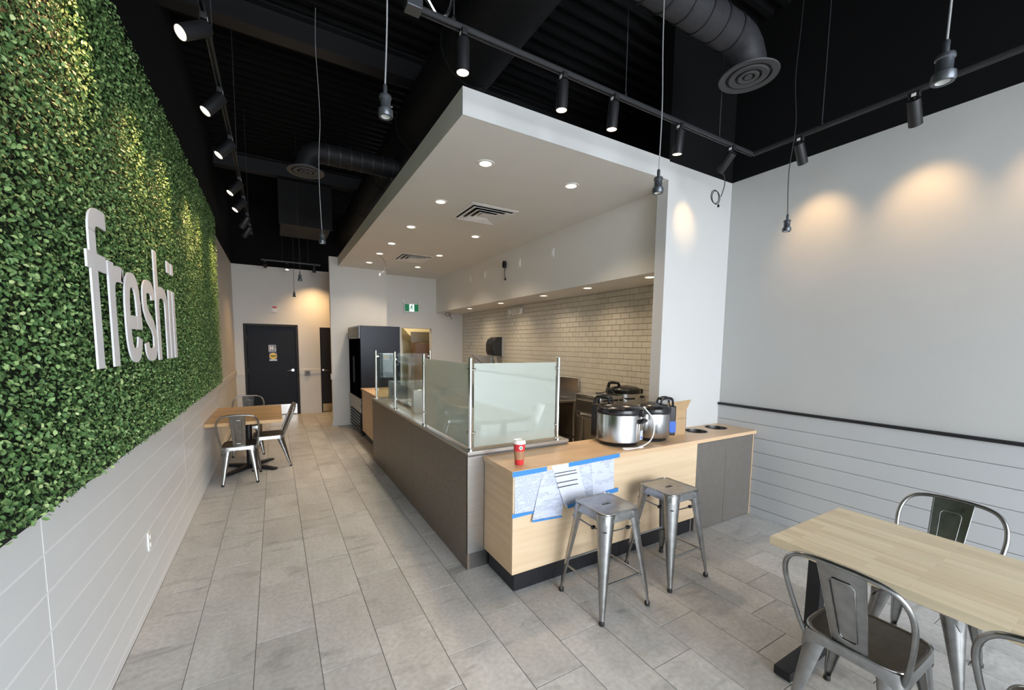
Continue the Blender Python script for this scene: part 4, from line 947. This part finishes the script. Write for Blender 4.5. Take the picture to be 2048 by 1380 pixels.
def apron(m, hx, hy, ztop, depth_mid, depth_cor, flare, cy=0, r=.05, N=15, th=.0025):
    """pressed skirt that follows the seat edge and arches between the legs"""
    P = []
    for sx, sy, ax in ((0, 1, 'x'), (-1, 0, 'y'), (0, -1, 'x'), (1, 0, 'y')):
        for i in range(N):
            u = -1+2*i/N
            if (sx, sy) == (0, 1): p = (-u*hx, hy)
            elif (sx, sy) == (-1, 0): p = (-hx, -u*hy)
            elif (sx, sy) == (0, -1): p = (u*hx, -hy)
            else: p = (hx, u*hy)
            P.append((p, abs(u)))
    def pos(p, k):
        # rounded corner superellipse + flare
        x, y = p; L_ = (abs(x/hx)**8+abs(y/hy)**8)**(1/8); x, y = x/L_, y/L_
        l = math.hypot(x, y); return (x*(1+k/l), y*(1+k/l)+cy)
    secs = []
    for v in (0, .35, .7, 1):
        q = []
        for p, u in P:
            dz = (depth_mid+(depth_cor-depth_mid)*u**5)*v; x, y = pos(p, flare*(dz/depth_cor)+.004*math.sin(PI*min(1, v*1.5)*.5)); q.append((x, y, ztop-dz))
        secs.append(q)
    inner = [[(x*(1-th/.18), (y-cy)*(1-th/.18)+cy, z) for x, y, z in q] for q in secs[::-1]]
    m.loft(secs+inner, cap=False)
def make_stool():
    t = thing('bar_stool', 's', 'stool', group='steel stools at the counter')
    H = .66; hs = .150
    b = bmesh.new()
    m = MB(); o1 = rrect(-hs, hs, -hs, hs, .035, 6)
    # seat plate with an oval hand slot
    bm = bmesh.new(); vo = [bm.verts.new((x, y, H)) for x, y in o1]; ed = [bm.edges.new((vo[i], vo[(i+1) % len(vo)])) for i in range(len(vo))]
    sl = rrect(-.036, .036, -.011, .011, .0105, 4); vs_ = [bm.verts.new((x, y, H-.003)) for x, y in sl]; ed += [bm.edges.new((vs_[i], vs_[(i+1) % len(vs_)])) for i in range(len(vs_))]
    bmesh.ops.triangle_fill(bm, edges=ed, use_beauty=True)
    ex = bmesh.ops.extrude_face_region(bm, geom=bm.faces[:]); bmesh.ops.translate(bm, verts=[v for v in ex['geom'] if isinstance(v, bmesh.types.BMVert)], vec=(0, 0, -.003))
    bmesh.ops.recalc_face_normals(bm, faces=bm.faces); me = bpy.data.meshes.new('seat'); bm.to_mesh(me); bm.free(); me.materials.append(MATS['gunmetal'])
    o = bpy.data.objects.new('seat', me); C.objects.link(o); o.parent = t
    m = MB().tube([(x, y, H-.002) for x, y in o1+[o1[0]]], .006, 8, cap=False); m.build('seat_rim', 'gunmetal', t)
    m = MB(); apron(m, hs+.001, hs+.001, H-.002, .050, .062, .012); m.build('skirt', 'gunmetal', t)
    F_ = .200
    for sx in (-1, 1):
        for sy in (-1, 1):
            m = MB(); chan_leg(m, (sx*(hs-.044), sy*(hs-.044), H-.006), (sx*F_, sy*F_, .018), .061, .017, (sx, sy))
            lg = m.build('leg', 'gunmetal', t, smooth=50); MB().lathe([(.015, 0), (.017, .004), (.017, .022), (.013, .03)], (sx*F_, sy*F_, 0), 12).build('rubber_foot', 'rubber', lg)
    k = .70; e = hs+(F_-hs)*k-.004; zz = H*(1-k)
    for a, b in (((-e, -e), (e, -e)), ((e, -e), (e, e)), ((e, e), (-e, e)), ((-e, e), (-e, -e))):
        dz = .03 if a[1] == b[1] else 0
        MB().tube([(*a, zz+dz), (*b, zz+dz)], .0075, 8).build('foot_rail', 'gunmetal', t)
    e = hs+.004; zz = H-.115
    for a, b in (((-e, -e), (e, -e)), ((e, -e), (e, e)), ((e, e), (-e, e)), ((-e, e), (-e, -e))):
        br_ = MB().tube([(*a, zz+.01), ((a[0]+b[0])/2*.96, (a[1]+b[1])/2*.96, zz), (*b, zz+.01)], .0045, 6).build('upper_brace', 'gunmetal_dark', t)
        MB().box(-.014, .014, -.009, .009, -.009, .009).build('brace_clip', 'plastic_black', br_, bevel=.002).location = ((a[0]*.35+b[0]*.65)*.98, (a[1]*.35+b[1]*.65)*.98, zz+.003)
    return t
st = make_stool(); st.location = (1.872, 1.912, 0); st['label'] = 'steel bar stool in front of the taped papers, nearer the camera'
dup(st, (2.525, 1.935, 0), 0, 'steel bar stool by the grey bin cabinet, farther right')

def make_chair():
    t = thing('cafe_chair', 'c', 'chair', group='steel cafe chairs')
    H = .448; hx, hy, cy = .178, .178, .03
    o1 = []
    for i in range(48):
        a = 2*PI*i/48; c, s_ = math.cos(a), math.sin(a); L_ = (abs(c)**5+abs(s_)**5)**.2; o1.append((hx*c/L_, hy*s_/L_+cy))
    m = MB(); secs = []
    for k, (sc_, dz) in enumerate(((1, 0), (.97, .004), (.90, -.004), (.6, -.008), (.05, -.009))): secs.append([(x*sc_, (y-cy)*sc_+cy, H+dz) for x, y in o1])
    m.loft(secs); se = m.build('seat', 'gunmetal_dark', t, smooth=50)
    for dx in (-.02, .02):
        for dy in (-.02, .02): MB().lathe([(.001, .0), (.006, .0)], (dx, dy+cy, H-.0078), 10, cap=False).build('drain_hole', 'plastic_white', se)
    MB().tube([(x, y, H) for x, y in o1+[o1[0]]], .006, 8, cap=False).build('seat_rim', 'gunmetal', t)
    m = MB(); apron(m, hx+.001, hy+.001, H-.002, .042, .105, .005, cy); m.build('skirt', 'gunmetal', t)
    for sx in (-1, 1):
        for sy, fx, fy in ((1, .195, .225), (-1, .175, -.215)):
            m = MB(); chan_leg(m, (sx*(hx-.054), sy*(hy-.054)+cy, H-.012), (sx*fx, fy, .016), .058, .0155, (sx*.9, sy))
            lg = m.build('leg', 'gunmetal', t, smooth=50); MB().lathe([(.013, 0), (.0155, .003), (.0155, .02), (.012, .026)], (sx*fx, fy, 0), 12).build('rubber_foot', 'rubber', lg)
    # arched back frame tube
    def by(z): return cy-.165-(z-.43)*.40
    pts = []
    half = [(.165, .405), (.178, .45), (.196, .56), (.208, .66), (.210, .72), (.200, .775), (.172, .820), (.125, .842), (.06, .850), (0, .851)]
    P = [(-x, by(z), z) for x, z in half]+[(x, by(z), z) for x, z in half[-2::-1]]
    MB().tube(spline(P, 4), .0105, 10).build('back_frame', 'gunmetal', t)
    # splat with pressed outline
    secs = []
    for z in (.425, .50, .60, .70, .80, .846):
        hw = .060+(z-.425)/.42*.020; y_ = by(z)+.004
        secs.append([(-hw, y_, z), (-hw*.9, y_-.005, z), (0, y_-.007, z), (hw*.9, y_-.005, z), (hw, y_, z), (hw, y_+.003, z), (0, y_-.0035, z), (-hw, y_+.003, z)])
    sp_ = MB().loft(secs).build('back_splat', 'gunmetal', t, smooth=50)
    ring_ = [(-.032, .50), (-.042, .77), (-.030, .785), (.030, .785), (.042, .77), (.032, .50), (.022, .488), (-.022, .488)]
    for f in (-.0055, .0025):
        MB().tube([(x, by(z)+f, z) for x, z in ring_+ring_[:1]], .003, 6, cap=False).build('pressed_bead', 'gunmetal', sp_)
    for s in (-1, 1): MB().tube([(s*.058, by(.425)+.004, .425), (s*.079, by(.846)+.004, .846)], .004, 6).build('splat_edge', 'gunmetal', sp_)
    return t
ch = make_chair(); ch.location = (-.415, 5.855, 0); ch['label'] = 'steel cafe chair at the far table with its back to the aisle'
dup(ch, (-.095, 6.36, 0), PI/2+.06, 'steel cafe chair at the far table seen from the side by the aisle')
dup(ch, (-.40, 7.26, 0), PI, 'steel cafe chair behind the far table, facing forward')
dup(ch, (2.185, .650, 0), -PI/2, 'steel cafe chair tucked under the near table, closest to the counter')
dup(ch, (2.20, .09, 0), -PI/2, 'steel cafe chair cut off by the lower right corner of the picture')
dup(ch, (3.02, .655, 0), PI/2, 'steel cafe chair on the far side of the near table by the right wall')

t = thing('dining_table', 'amber butcher block table standing against the left wall boards', 'table', (-.35, 6.36, 0))
MB().box(-.395, .395, -.675, .675, .710, .75).build('table_top', 'butcher_amber', t, bevel=.003)
MB().tube([(0, 0, .05), (0, 0, .70)], .038, 20).build('column', 'trim_black', t); MB().rbox(-.2, .2, -.2, .2, .70, .71, .02).build('top_plate', 'trim_black', t)
for k in range(4):
    a = PI/4+.08+k*PI/2
    o = MB().loft([[(0, -.045, .008), (0, .045, .008), (0, .045, .06), (0, -.045, .06)], [(.20, -.040, .006), (.20, .040, .006), (.20, .04, .045), (.20, -.04, .045)], [(.40, -.035, .004), (.40, .035, .004), (.40, .035, .026), (.40, -.035, .026)]]).build('base_arm', 'trim_black', t, bevel=.008); o.rotation_euler = (0, 0, a)
    MB().lathe([(.02, 0), (.02, .006)], (.37, 0, 0), 10).build('glide', 'rubber', o)
t = thing('near_table', 'pale butcher block table in the lower right corner', 'table', (2.503, .1, 0))
MB().box(-.380, .380, -.92, .925, .718, .76).build('table_top', 'butcher', t, bevel=.003)
for y in (.86, -.84):
    o = MB().box(-.30, .30, y-.04, y+.04, .008, .055).build('foot_bar', 'trim_black', t, bevel=.004)
    MB().box(-.032, .032, y-.032, y+.032, .055, .708).build('column', 'trim_black', t, bevel=.003); MB().box(-.28, .28, y-.035, y+.035, .706, .718).build('top_plate', 'trim_black', t)
    for x in (-.26, .26): MB().lathe([(.02, 0), (.02, .008)], (x, y, 0), 10).build('glide', 'rubber', o)
